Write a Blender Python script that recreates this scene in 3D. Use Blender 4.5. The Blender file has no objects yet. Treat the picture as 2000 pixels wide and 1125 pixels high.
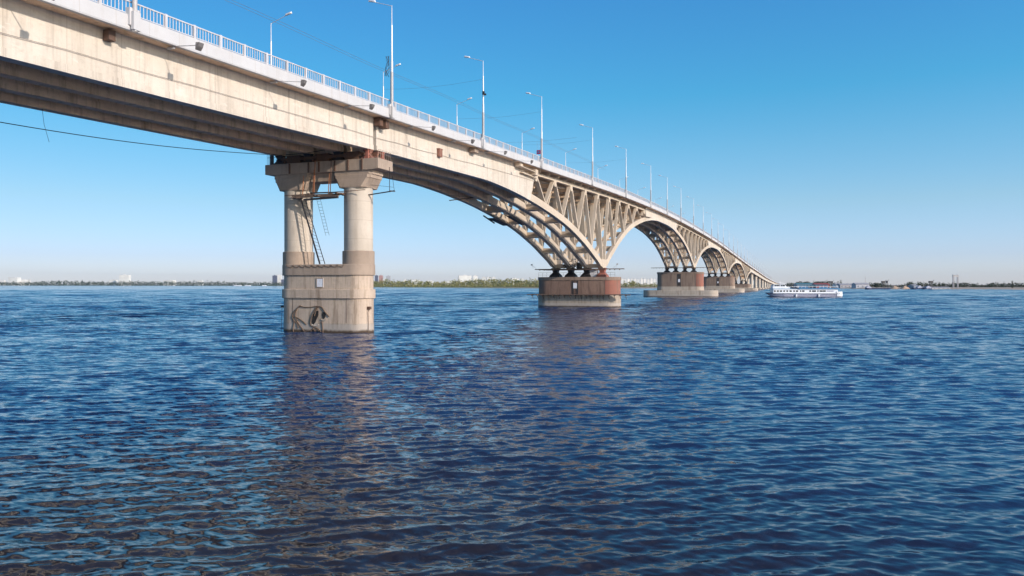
import bpy, math, random
import numpy as np
from mathutils import Vector

# ------------------------------------------------------------------ camera, sky, sun, exposure
# World frame: +X runs along the bridge away from the viewer, +Y to its far side, Z up, water at 0.
S = bpy.context.scene
C = S.collection
CAM = Vector((-75.23, -51.125, 5.4))
HEAD = math.radians(20.74)
F = 1500.0          # focal length in pixels of a 2000 px wide picture
FWD = Vector((math.cos(HEAD), math.sin(HEAD), 0)); RGT = Vector((math.sin(HEAD), -math.cos(HEAD), 0))
cd = bpy.data.cameras.new('camera'); cam = bpy.data.objects.new('camera', cd); C.objects.link(cam)
cam.location = CAM
cam.rotation_euler = (math.radians(90) - math.atan(6.5/F), 0, HEAD - math.radians(90))
cd.sensor_width = 36; cd.lens = 27.0; cd.clip_start = 0.2; cd.clip_end = 60000
S.camera = cam

SUN_AZ = math.radians(251.5); SUN_EL = math.radians(19.5)
W = bpy.data.worlds.new('World'); S.world = W; W.use_nodes = True
nt = W.node_tree; bg = nt.nodes['Background']
sky = nt.nodes.new('ShaderNodeTexSky'); sky.sky_type = 'NISHITA'; sky.sun_disc = False
sky.sun_elevation = SUN_EL; sky.sun_rotation = math.radians(90) - SUN_AZ
sky.altitude = 100; sky.air_density = 1.0; sky.dust_density = 0.3; sky.ozone_density = 3.5
# colour of the air by height above the horizon and by side (pale lilac low down, clear blue above, unseen zenith paled for added fill)
tc = nt.nodes.new('ShaderNodeTexCoord'); sx = nt.nodes.new('ShaderNodeSeparateXYZ'); nt.links.new(tc.outputs['Generated'], sx.inputs[0])
rp = nt.nodes.new('ShaderNodeValToRGB'); cr = rp.color_ramp
TINT = [(0, (.85, .87, 1.2)), (.035, (.70, .74, 1.06)), (.10, (.67, .77, .85)), (.17, (.50, .82, .88)), (.235, (.31, .85, .93)), (.36, (.30, .84, 1.06)), (.6, (.55, .82, 1.0)), (1.0, (.78, .90, 1.0))]
while len(cr.elements) < len(TINT): cr.elements.new(.5)
for e_, (p_, c_) in zip(cr.elements, TINT): e_.position = p_; e_.color = (c_[0]/1.2, c_[1]/1.2, c_[2]/1.2, 1)
nt.links.new(sx.outputs[2], rp.inputs[0])
mm = nt.nodes.new('ShaderNodeMix'); mm.data_type = 'RGBA'; mm.blend_type = 'MULTIPLY'; mm.inputs[0].default_value = 1
nt.links.new(sky.outputs[0], mm.inputs[6]); nt.links.new(rp.outputs[0], mm.inputs[7])
dt = nt.nodes.new('ShaderNodeVectorMath'); dt.operation = 'DOT_PRODUCT'; dt.inputs[1].default_value = (math.cos(HEAD+1.5), math.sin(HEAD+1.5), 0)
nt.links.new(tc.outputs['Generated'], dt.inputs[0])
mr_ = nt.nodes.new('ShaderNodeMapRange'); mr_.inputs[1].default_value = -.45; mr_.inputs[2].default_value = .6; mr_.inputs[3].default_value = 1.2; mr_.inputs[4].default_value = .86
nt.links.new(dt.outputs['Value'], mr_.inputs[0])
m2 = nt.nodes.new('ShaderNodeVectorMath'); m2.operation = 'SCALE'; nt.links.new(mm.outputs[2], m2.inputs[0]); nt.links.new(mr_.outputs[0], m2.inputs['Scale'])
# unseen sky round the sun, behind the viewer, whitened and boosted as added fill
ds = nt.nodes.new('ShaderNodeVectorMath'); ds.operation = 'DOT_PRODUCT'; ds.inputs[1].default_value = (math.cos(SUN_AZ), math.sin(SUN_AZ), 0); nt.links.new(tc.outputs['Generated'], ds.inputs[0])
ms = nt.nodes.new('ShaderNodeMapRange'); ms.interpolation_type = 'SMOOTHSTEP'; ms.inputs[1].default_value = .15; ms.inputs[2].default_value = .8; nt.links.new(ds.outputs['Value'], ms.inputs[0])
wh = nt.nodes.new('ShaderNodeVectorMath'); wh.operation = 'MULTIPLY'; wh.inputs[1].default_value = (1.4, 1.22, 1.08); nt.links.new(sky.outputs[0], wh.inputs[0])
mx = nt.nodes.new('ShaderNodeMix'); mx.data_type = 'RGBA'; nt.links.new(ms.outputs[0], mx.inputs[0]); nt.links.new(m2.outputs[0], mx.inputs[6]); nt.links.new(wh.outputs[0], mx.inputs[7])
nt.links.new(mx.outputs[2], bg.inputs[0]); bg.inputs[1].default_value = 0.13
ld = bpy.data.lights.new('sun', 'SUN'); ld.energy = 2.65; ld.angle = math.radians(0.5); ld.color = (1.0, 0.90, 0.785)
sun = bpy.data.objects.new('sun', ld); C.objects.link(sun)
sd = Vector((math.cos(SUN_AZ)*math.cos(SUN_EL), math.sin(SUN_AZ)*math.cos(SUN_EL), math.sin(SUN_EL)))
sun.rotation_euler = sd.to_track_quat('Z', 'Y').to_euler(); sun.location = (0, -200, 100)
S.view_settings.view_transform = 'Standard'; S.view_settings.look = 'None'
S.view_settings.exposure = 0.63; S.view_settings.gamma = 1.0
S.cycles.blur_glossy = 0.0; S.cycles.sample_clamp_indirect = 6.0
random.seed(7); RNG = np.random.default_rng(11)

# ------------------------------------------------------------------ helpers
def far(px, D, z=0.0):
    p = CAM + FWD*D + RGT*((px-1000)/F*D); return Vector((p.x, p.y, z))
def hz(py, D): return 5.4 + (556-py)*D/F

def tag(o, label=None, cat=None, group=None, kind=None):
    if label: o['label'] = label
    if cat: o['category'] = cat
    if group: o['group'] = group
    if kind: o['kind'] = kind
    return o
def empty(name, loc=(0, 0, 0), rz=0, label=None, cat=None, group=None):
    o = bpy.data.objects.new(name, None); C.objects.link(o); o.location = loc; o.rotation_euler = (0, 0, rz)
    o.empty_display_size = 0.5
    return tag(o, label, cat, group)

class MB:
    def __init__(s): s.v = []; s.f = []; s.sm = False
    def hexa(s, p):      # 8 points: 4 bottom ccw, 4 top ccw
        n = len(s.v); s.v += [tuple(q) for q in p]
        s.f += [(n, n+3, n+2, n+1), (n+4, n+5, n+6, n+7), (n, n+1, n+5, n+4), (n+1, n+2, n+6, n+5), (n+2, n+3, n+7, n+6), (n+3, n, n+4, n+7)]
        return s
    def box(s, x0, x1, y0, y1, z0, z1):
        return s.hexa([(x0, y0, z0), (x1, y0, z0), (x1, y1, z0), (x0, y1, z0), (x0, y0, z1), (x1, y0, z1), (x1, y1, z1), (x0, y1, z1)])
    def sweep(s, secs):  # list of closed sections with equal point counts, capped at both ends
        n = len(s.v); k = len(secs[0])
        for sec in secs: s.v += [tuple(q) for q in sec]
        for i in range(len(secs)-1):
            for j in range(k):
                a = n+i*k+j; b = n+i*k+(j+1) % k
                s.f.append((a, b, b+k, a+k))
        s.f.append(tuple(n+j for j in range(k))[::-1]); s.f.append(tuple(n+(len(secs)-1)*k+j for j in range(k)))
        return s
    def slab(s, tops, bots, y0, y1):   # tops/bots: lists of (x,z)
        return s.sweep([[(b[0], y0, b[1]), (b[0], y1, b[1]), (t[0], y1, t[1]), (t[0], y0, t[1])] for t, b in zip(tops, bots)])
    def bar(s, a, b, w, h=None, up=(0, 0, 1)):   # square bar a->b
        h = h or w; a = Vector(a); b = Vector(b); d = (b-a).normalized(); u = Vector(up)
        if abs(d.dot(u)) > .98: u = Vector((1, 0, 0))
        r = d.cross(u).normalized(); u = r.cross(d).normalized()
        q = [(-w/2, -h/2), (w/2, -h/2), (w/2, h/2), (-w/2, h/2)]
        return s.sweep([[c + r*i + u*j for i, j in q] for c in (a, b)])
    def tube(s, pts, rad, n=8):
        pts = [Vector(p) for p in pts]; secs = []; ref = None
        for i, p in enumerate(pts):
            d = (pts[min(i+1, len(pts)-1)]-pts[max(i-1, 0)]).normalized()
            u = Vector((0, 0, 1)) if abs(d.z) < .9 else Vector((1, 0, 0))
            r = d.cross(u).normalized(); u = r.cross(d)
            if ref is not None and r.dot(ref) < 0: r = -r; u = -u
            ref = r; R = rad[i] if isinstance(rad, (list, tuple)) else rad
            secs.append([p + (r*math.cos(2*math.pi*j/n)+u*math.sin(2*math.pi*j/n))*R for j in range(n)])
        return s.sweep(secs)
    def prism(s, outline, z0, z1):
        return s.sweep([[(x, y, z0) for x, y in outline], [(x, y, z1) for x, y in outline]])
    def lathe(s, cx, cy, prof, n=32):   # prof: (z, r)
        return s.sweep([[(cx+r*math.cos(2*math.pi*j/n), cy+r*math.sin(2*math.pi*j/n), z) for j in range(n)] for z, r in prof])
    def build(s, name, mat, parent=None, bevel=0, smooth=False):
        me = bpy.data.meshes.new(name); me.from_pydata(s.v, [], s.f); me.materials.append(mat)
        import bmesh
        bm = bmesh.new(); bm.from_mesh(me); bmesh.ops.recalc_face_normals(bm, faces=bm.faces); bm.to_mesh(me); bm.free()
        o = bpy.data.objects.new(name, me); C.objects.link(o)
        if parent: o.parent = parent
        if bevel:
            m = o.modifiers.new('b', 'BEVEL'); m.width = bevel; m.segments = 2; m.limit_method = 'ANGLE'
        if smooth:
            me.shade_smooth(); me.set_sharp_from_angle(angle=math.radians(35))
        return o

def stadium(ry, r, n=12, cx=0, cy=0, k=1.0):   # rounded-end plan along Y; k<1 blunts the ends
    out = []
    for i in range(n+1):
        a = -math.pi + math.pi*i/n; out.append((cx + r*math.cos(a), cy-ry + k*r*math.sin(a)))
    for i in range(n+1):
        a = math.pi*i/n; out.append((cx + r*math.cos(a), cy+ry + k*r*math.sin(a)))
    return out

def interp(tab):
    xs = [p[0] for p in tab]; ys = [p[1] for p in tab]; n = len(xs)
    d = [(ys[i+1]-ys[i])/(xs[i+1]-xs[i]) for i in range(n-1)]
    m = [d[0]]+[(0 if d[i-1]*d[i] < 0 else 2*d[i-1]*d[i]/(d[i-1]+d[i]) if abs(d[i-1]+d[i]) > 1e-9 else 0) for i in range(1, n-1)]+[d[-1]]
    def f(x):
        if x <= xs[0]: return ys[0]+m[0]*(x-xs[0])
        if x >= xs[-1]: return ys[-1]+m[-1]*(x-xs[-1])
        i = max(j for j in range(n-1) if xs[j] <= x); h = xs[i+1]-xs[i]; t = (x-xs[i])/h
        return (2*t**3-3*t*t+1)*ys[i]+(t**3-2*t*t+t)*h*m[i]+(-2*t**3+3*t*t)*ys[i+1]+(t**3-t*t)*h*m[i+1]
    return f

# ------------------------------------------------------------------ materials
def newmat(name):
    m = bpy.data.materials.new(name); m.use_nodes = True; return m, m.node_tree, m.node_tree.nodes['Principled BSDF']
def N(t, kind, **kw):
    n = t.nodes.new(kind)
    for k, v in kw.items(): setattr(n, k, v)
    return n
def pos(t, scale):
    g = N(t, 'ShaderNodeNewGeometry'); m = N(t, 'ShaderNodeMapping'); m.inputs['Scale'].default_value = scale
    t.links.new(g.outputs['Position'], m.inputs[0]); return m.outputs[0]
def noise(t, scale, sc=1.0, det=5, rough=0.6):
    n = N(t, 'ShaderNodeTexNoise'); n.inputs['Scale'].default_value = sc; n.inputs['Detail'].default_value = det; n.inputs['Roughness'].default_value = rough
    t.links.new(pos(t, scale), n.inputs['Vector']); return n.outputs[0]
def ramp(t, src, a, b, ca=(0, 0, 0, 1), cb=(1, 1, 1, 1)):
    r = N(t, 'ShaderNodeValToRGB'); r.color_ramp.elements[0].position = a; r.color_ramp.elements[1].position = b
    r.color_ramp.elements[0].color = ca; r.color_ramp.elements[1].color = cb; t.links.new(src, r.inputs[0]); return r.outputs[0]
def mix(t, fac, a, b, mode='MIX'):
    m = N(t, 'ShaderNodeMix', data_type='RGBA', blend_type=mode)
    if hasattr(fac, 'links'): t.links.new(fac, m.inputs[0])
    else: m.inputs[0].default_value = fac
    for i, v in ((6, a), (7, b)):
        if hasattr(v, 'links'): t.links.new(v, m.inputs[i])
        else: m.inputs[i].default_value = (*v, 1) if len(v) == 3 else v
    return m.outputs[2]
def math_(t, op, a, b=None):
    m = N(t, 'ShaderNodeMath', operation=op)
    for i, v in enumerate((a, b)):
        if v is None: continue
        if hasattr(v, 'links'): t.links.new(v, m.inputs[i])
        else: m.inputs[i].default_value = v
    return m.outputs[0]
def lines(t, axis, period, width):
    g = N(t, 'ShaderNodeNewGeometry'); s = N(t, 'ShaderNodeSeparateXYZ'); t.links.new(g.outputs['Position'], s.inputs[0])
    f = math_(t, 'FRACT', math_(t, 'DIVIDE', s.outputs[axis], period)); return math_(t, 'LESS_THAN', f, width/period)

def concrete(name, light, dark, stain, rust=None, wet=False, joint=None, zjoint=None, amount=0.55, bump=0.25, streak=0.5, rough=0.88, boards=None):
    m, t, p = newmat(name)
    n1 = noise(t, (.22, .22, .22), 1, 6); n2 = noise(t, (1.4, 1.4, .16), 1, 5, .65); n3 = noise(t, (3, 3, 3), 1, 6, .7)
    c = mix(t, ramp(t, n1, .38, .66), light, dark)
    c = mix(t, math_(t, 'MULTIPLY', ramp(t, n2, .5, .72), amount*streak*1.6), c, stain)
    c = mix(t, math_(t, 'MULTIPLY', ramp(t, n3, .52, .74), amount*.5), c, stain)
    if rust:
        n4 = noise(t, (.8, .8, .1), 1.3, 5, .7); c = mix(t, math_(t, 'MULTIPLY', ramp(t, n4, .62, .76), .4), c, rust)
    if joint: c = mix(t, math_(t, 'MULTIPLY', lines(t, 0, joint, .05), .5), c, stain)
    if zjoint: c = mix(t, math_(t, 'MULTIPLY', lines(t, 2, zjoint, .05), .5), c, stain)
    if boards: c = mix(t, math_(t, 'MULTIPLY', lines(t, 1, boards, .035), .35), c, stain)
    if wet:     # algae and wet zone kept damp by the waves, with an uneven upper edge and a pale tide mark
        g_ = N(t, 'ShaderNodeNewGeometry'); s_ = N(t, 'ShaderNodeSeparateXYZ'); t.links.new(g_.outputs['Position'], s_.inputs[0])
        zz = math_(t, 'ADD', s_.outputs[2], math_(t, 'MULTIPLY', math_(t, 'SUBTRACT', n2, .5), .5))
        c = mix(t, ramp(t, math_(t, 'MULTIPLY', zz, .5), .46, .54), mix(t, .45, c, (.50, .44, .40)), c)
        c = mix(t, ramp(t, math_(t, 'MULTIPLY', zz, 1.0), .16, .42), (.075, .048, .03), c)
    t.links.new(c, p.inputs['Base Color']); p.inputs['Roughness'].default_value = rough
    b = N(t, 'ShaderNodeBump'); b.inputs['Strength'].default_value = bump; b.inputs['Distance'].default_value = .08
    t.links.new(math_(t, 'ADD', n3, math_(t, 'MULTIPLY', n2, .6)), b.inputs['Height']); t.links.new(b.outputs[0], p.inputs['Normal'])
    return m
def worn_girder():
    m = concrete('girder_concrete_worn', (.66, .585, .505), (.585, .51, .43), (.36, .29, .23), joint=4.3, rust=(.30, .17, .09), amount=.5, streak=.5)
    t = m.node_tree; p = t.nodes['Principled BSDF']; src = p.inputs['Base Color'].links[0].from_socket
    drip = noise(t, (1.1, 1, .035), 1.6, 4, .7); blot = noise(t, (.5, .5, 1.2), 1.3, 6, .75); pale = noise(t, (.35, .35, .9), 2.0, 5, .7)
    c = mix(t, math_(t, 'MULTIPLY', ramp(t, drip, .54, .70), .5), src, (.30, .235, .18))
    c = mix(t, math_(t, 'MULTIPLY', ramp(t, blot, .56, .68), .38), c, (.40, .33, .27))
    c = mix(t, math_(t, 'MULTIPLY', ramp(t, pale, .60, .66), .35), c, (.74, .69, .63))
    t.links.new(c, p.inputs['Base Color']); return m
def paint(name, col, rough=.5, var=.15, metal=0, dirt=None, dscale=(1, 1, .3)):
    m, t, p = newmat(name)
    n = noise(t, dscale, 1.5, 5, .65)
    d = dirt or tuple(c*(1-var*2) for c in col)
    t.links.new(mix(t, math_(t, 'MULTIPLY', ramp(t, n, .45, .75), .8 if dirt else 1), col, d), p.inputs['Base Color'])
    p.inputs['Roughness'].default_value = rough; p.inputs['Metallic'].default_value = metal
    b = N(t, 'ShaderNodeBump'); b.inputs['Strength'].default_value = .12; b.inputs['Distance'].default_value = .03
    t.links.new(n, b.inputs['Height']); t.links.new(b.outputs[0], p.inputs['Normal'])
    return m

M = {}
M['girder'] = concrete('girder_concrete', (.66, .585, .505), (.585, .51, .43), (.36, .29, .23), joint=4.3, rust=(.30, .17, .09), amount=.55, streak=.5)
M['girder'] = worn_girder()
M['arch'] = concrete('arch_concrete', (.61, .505, .40), (.52, .425, .33), (.36, .28, .21), amount=.45, streak=.4)
M['inner'] = concrete('inner_concrete_bounce_tint', (.80, .575, .39), (.72, .50, .325), (.42, .26, .15), joint=5.1, rust=(.27, .14, .07), amount=.8, streak=.7)  # brighter, warmer than the girder to paint in bounce light under the deck
M['fascia'] = concrete('fascia_paint', (.56, .55, .56), (.515, .50, .505), (.42, .37, .33), joint=2.8, amount=.35, streak=.5, bump=.1, rough=.8)
M['column'] = concrete('column_concrete', (.60, .52, .44), (.51, .435, .36), (.33, .26, .20), zjoint=2.1, amount=.5, streak=.6)
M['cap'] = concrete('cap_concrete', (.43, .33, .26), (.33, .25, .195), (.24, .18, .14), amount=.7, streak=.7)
M['base'] = concrete('pier_concrete', (.56, .44, .345), (.47, .36, .285), (.24, .17, .12), rust=(.28, .16, .08), amount=.7, streak=.9, boards=.62)
M['waterline'] = concrete('wet_concrete', (.44, .36, .29), (.36, .29, .23), (.16, .12, .09), wet=True, amount=.9, streak=.6)
M['footing'] = concrete('footing_concrete', (.52, .44, .365), (.42, .35, .285), (.26, .19, .145), wet=True, amount=.7, streak=.9, zjoint=1.5)
M['brown'] = concrete('brown_cladding', (.26, .165, .125), (.20, .12, .09), (.11, .065, .05), amount=.7, streak=.9, boards=1.9)
M['greybrown'] = concrete('greybrown_cladding', (.30, .215, .165), (.24, .17, .13), (.16, .10, .08), amount=.7, streak=.9, boards=1.9)
M['asphalt'] = paint('asphalt', (.05, .05, .05), .9)
M['rail'] = paint('railing_paint', (.55, .55, .59), .5, dirt=(.46, .41, .38))
M['lamp'] = paint('lamp_galvanised', (.70, .71, .74), .35, .1, metal=.25)
M['lampgrey'] = paint('lamp_grey_paint', (.46, .44, .44), .5)
M['white'] = paint('white_paint', (.82, .83, .86), .4, .05)
M['dark'] = paint('dark_steel', (.035, .03, .033), .55, .2)
M['rusty'] = paint('rusty_steel', (.10, .06, .045), .8, .2, dirt=(.19, .085, .045))
M['red'] = paint('red_primer', (.34, .12, .085), .75, dirt=(.22, .10, .075))
M['orange'] = paint('orange_rope', (.42, .17, .08), .8)
M['rustbox'] = paint('rust_box', (.26, .13, .095), .8, dirt=(.22, .08, .05))
M['wood'] = paint('grey_wood', (.16, .11, .085), .9, dirt=(.08, .05, .045), dscale=(4, 4, 4))
M['rubber'] = paint('cable_black', (.03, .025, .022), .7)
M['cableline'] = paint('cable_brown', (.17, .11, .075), .8)
M['wallcable'] = paint('cable_grey', (.36, .30, .25), .8)
M['floodgrey'] = paint('flood_grey', (.17, .155, .15), .5)
M['wire'] = paint('trolley_wire', (.16, .19, .24), .5)
M['hole'] = paint('broken_cavity', (.02, .018, .018), .95)
M['blue'] = paint('ship_blue', (.06, .22, .42), .45)
M['navy'] = paint('ship_navy', (.02, .035, .10), .45)
M['shipgrey'] = paint('ship_grey', (.42, .42, .52), .5)
M['glass'] = paint('dark_glass', (.02, .025, .035), .1, .05)
M['teal'] = paint('teal_roof', (.07, .20, .24), .6)
M['nose'] = concrete('nose_red_paint', (.34, .13, .095), (.26, .11, .08), (.22, .12, .09), amount=.8, streak=1.0, zjoint=1.3, rust=(.30, .20, .14))
M['redroof'] = paint('red_roof', (.33, .07, .06), .6)
def facade(name, col, win=(.16, .19, .24)):
    m, t, p = newmat(name); tc_ = N(t, 'ShaderNodeTexCoord'); s_ = N(t, 'ShaderNodeSeparateXYZ'); t.links.new(tc_.outputs['Object'], s_.inputs[0])
    def cell(ax, per, lo, hi):
        f = math_(t, 'FRACT', math_(t, 'DIVIDE', math_(t, 'ADD', s_.outputs[ax], 500), per)); return math_(t, 'MULTIPLY', math_(t, 'GREATER_THAN', f, lo), math_(t, 'LESS_THAN', f, hi))
    wx = math_(t, 'MAXIMUM', cell(0, 4.2, .3, .72), 0); wz = cell(2, 3.0, .32, .78)
    n = noise(t, (.05, .05, .05), 1, 4); c = mix(t, ramp(t, n, .4, .65), col, tuple(v*.86 for v in col))
    t.links.new(mix(t, math_(t, 'MULTIPLY', math_(t, 'MULTIPLY', wx, wz), .4), c, win), p.inputs['Base Color']); p.inputs['Roughness'].default_value = .8
    return m
M['blockwhite'] = facade('block_white', (.84, .82, .79)); M['blockpink'] = facade('block_pink', (.50, .27, .25))
M['blocknavy'] = facade('block_slate', (.10, .11, .17)); M['blockgrey'] = facade('block_grey', (.46, .46, .50))
M['shed'] = paint('shed_grey', (.42, .40, .42), .8, .15)
M['win'] = paint('window_dark', (.16, .19, .24), .3)
M['sandpile'] = paint('sand_heap', (.52, .36, .25), .95)
M['grass'] = paint('bank_concrete', (.52, .45, .36), .95, dirt=(.36, .31, .22))  # tone of the unseen near bank, raised for more bounce
M['bark'] = paint('bark', (.07, .05, .04), .95)
M['redsign'] = paint('sign_magenta', (.35, .02, .09), .5, .05)
M['signwhite'] = paint('sign_faded_white', (.80, .80, .86), .6, .05, dirt=(.62, .55, .52), dscale=(3, 3, 3))

def leafmat(name, a, b, c_):
    m, t, p = newmat(name)
    n = noise(t, (.05, .05, .08), 1, 6, .7); n2 = noise(t, (.35, .35, .35), 1, 4, .7)
    c = mix(t, ramp(t, n, .38, .62), a, b); c = mix(t, ramp(t, n2, .45, .7), c, c_)
    t.links.new(c, p.inputs['Base Color']); p.inputs['Roughness'].default_value = .9; p.inputs['Specular IOR Level'].default_value = .1
    return m
M['leaf_olive'] = leafmat('foliage_olive', (.22, .24, .085), (.35, .29, .12), (.11, .14, .055))
M['leaf_dark'] = leafmat('foliage_dark', (.035, .055, .03), (.06, .07, .035), (.02, .03, .02))
M['leaf_far'] = leafmat('foliage_far', (.06, .085, .05), (.09, .105, .06), (.035, .055, .045))

def bankmat():
    m, t, p = newmat('bank_ground')
    g = N(t, 'ShaderNodeNewGeometry'); s = N(t, 'ShaderNodeSeparateXYZ'); t.links.new(g.outputs['Position'], s.inputs[0])
    # sandy beach on the right-hand stretch (low y), grass on the left-hand stretch
    v = math_(t, 'ADD', s.outputs[1], math_(t, 'MULTIPLY', noise(t, (.004, .004, 0), 1, 3), 300))
    mr = N(t, 'ShaderNodeMapRange'); mr.inputs[1].default_value = 300; mr.inputs[2].default_value = 700; t.links.new(v, mr.inputs[0])
    n = noise(t, (.03, .03, .2), 1, 5)
    sand = mix(t, ramp(t, n, .4, .65), (.50, .38, .28), (.36, .27, .19)); grass = mix(t, ramp(t, n, .4, .62), (.12, .15, .04), (.22, .19, .09))
    t.links.new(mix(t, mr.outputs[0], sand, grass), p.inputs['Base Color']); p.inputs['Roughness'].default_value = .95
    return m
M['bank'] = bankmat()

def watermat():
    m, t, p = newmat('river_water')
    g = N(t, 'ShaderNodeNewGeometry'); P = g.outputs['Position']
    s = N(t, 'ShaderNodeSeparateXYZ'); t.links.new(P, s.inputs[0])
    # shallow stony bed showing through close to the left-hand bank, deep blue water elsewhere
    d = N(t, 'ShaderNodeVectorMath', operation='DISTANCE'); t.links.new(P, d.inputs[0]); d.inputs[1].default_value = (CAM.x+5, CAM.y+7, 0)
    mr = N(t, 'ShaderNodeMapRange', interpolation_type='SMOOTHSTEP'); mr.inputs[1].default_value = 8; mr.inputs[2].default_value = 38
    mr.inputs[3].default_value = 1; mr.inputs[4].default_value = 0; t.links.new(d.outputs['Value'], mr.inputs[0])
    vor = N(t, 'ShaderNodeTexVoronoi'); vor.inputs['Scale'].default_value = 1; t.links.new(pos(t, (5.5, 5.5, 5.5)), vor.inputs['Vector'])
    st = mix(t, ramp(t, noise(t, (4, 4, 4), 1, 6, .8), .45, .62), (.018, .014, .011), (.085, .06, .036))
    st = mix(t, ramp(t, vor.outputs['Distance'], .15, .6), st, (.03, .024, .016))
    deep = mix(t, ramp(t, noise(t, (.02, .02, .02), 1, 3), .35, .65), (.008, .031, .098), (.011, .039, .116))
    murk = mix(t, mr.outputs[0], deep, (.011, .015, .040))
    d2 = N(t, 'ShaderNodeVectorMath', operation='DISTANCE'); t.links.new(P, d2.inputs[0]); q = CAM + FWD*8 - RGT*9; d2.inputs[1].default_value = (q.x, q.y, 0)
    mr2 = N(t, 'ShaderNodeMapRange', interpolation_type='SMOOTHSTEP'); mr2.inputs[1].default_value = 7; mr2.inputs[2].default_value = 24
    mr2.inputs[3].default_value = 1; mr2.inputs[4].default_value = 0; t.links.new(d2.outputs['Value'], mr2.inputs[0])
    c = mix(t, math_(t, 'MULTIPLY', mr2.outputs[0], .6), murk, st)
    t.links.new(c, p.inputs['Base Color']); p.inputs['IOR'].default_value = 1.333
    M_w = p
    # ripples: slopes added to the wave geometry's own normal; wind patches make them livelier or calmer
    dd = N(t, 'ShaderNodeVectorMath', operation='DISTANCE'); t.links.new(P, dd.inputs[0]); dd.inputs[1].default_value = (CAM.x, CAM.y, 0)
    def dist(a, b, lo, hi):
        r = N(t, 'ShaderNodeMapRange'); r.inputs[1].default_value = a; r.inputs[2].default_value = b; r.inputs[3].default_value = lo; r.inputs[4].default_value = hi
        t.links.new(dd.outputs['Value'], r.inputs[0]); return r.outputs[0]
    t.links.new(dist(14, 260, .085, .11), p.inputs['Roughness'])
    def slope(scale, sc, det, k, ofs=0):
        mp = N(t, 'ShaderNodeMapping'); mp.inputs['Rotation'].default_value = (0, 0, -HEAD-.12); mp.inputs['Scale'].default_value = scale; mp.inputs['Location'].default_value = (ofs, 0, 0)
        t.links.new(P, mp.inputs[0]); n = N(t, 'ShaderNodeTexNoise'); n.inputs['Scale'].default_value = sc; n.inputs['Detail'].default_value = det
        n.inputs['Roughness'].default_value = .55; n.inputs['Distortion'].default_value = .3; t.links.new(mp.outputs[0], n.inputs['Vector'])
        a = N(t, 'ShaderNodeVectorMath', operation='SUBTRACT'); t.links.new(n.outputs['Color'], a.inputs[0]); a.inputs[1].default_value = (.5, .5, .5)
        b = N(t, 'ShaderNodeVectorMath', operation='MULTIPLY'); t.links.new(a.outputs[0], b.inputs[0]); b.inputs[1].default_value = (1, 1, 0)
        c = N(t, 'ShaderNodeVectorMath', operation='SCALE'); t.links.new(b.outputs[0], c.inputs[0])
        if hasattr(k, 'links'): t.links.new(k, c.inputs['Scale'])
        else: c.inputs['Scale'].default_value = k
        return c.outputs[0]
    patch = ramp(t, noise(t, (.010, .028, 1), 1, 3, .6), .32, .68, (.62, .62, .62, 1), (1.15, 1.15, 1.15, 1))
    parts = [slope((1, .38, 1), 4.0, 5, dist(15, 60, .8, .55)), slope((1, .42, 1), 1.2, 3, dist(18, 90, .3, .55), 5)]
    acc = parts[0]
    for q_ in parts[1:]:
        v_ = N(t, 'ShaderNodeVectorMath', operation='ADD'); t.links.new(acc, v_.inputs[0]); t.links.new(q_, v_.inputs[1]); acc = v_.outputs[0]
    v_ = N(t, 'ShaderNodeVectorMath', operation='SCALE'); t.links.new(acc, v_.inputs[0]); t.links.new(patch, v_.inputs['Scale'])
    w_ = N(t, 'ShaderNodeVectorMath', operation='ADD'); t.links.new(g.outputs['Normal'], w_.inputs[0]); t.links.new(v_.outputs[0], w_.inputs[1])
    x_ = N(t, 'ShaderNodeVectorMath', operation='NORMALIZE'); t.links.new(w_.outputs[0], x_.inputs[0]); t.links.new(x_.outputs[0], p.inputs['Normal'])
    return m
M['water'] = watermat()

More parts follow.
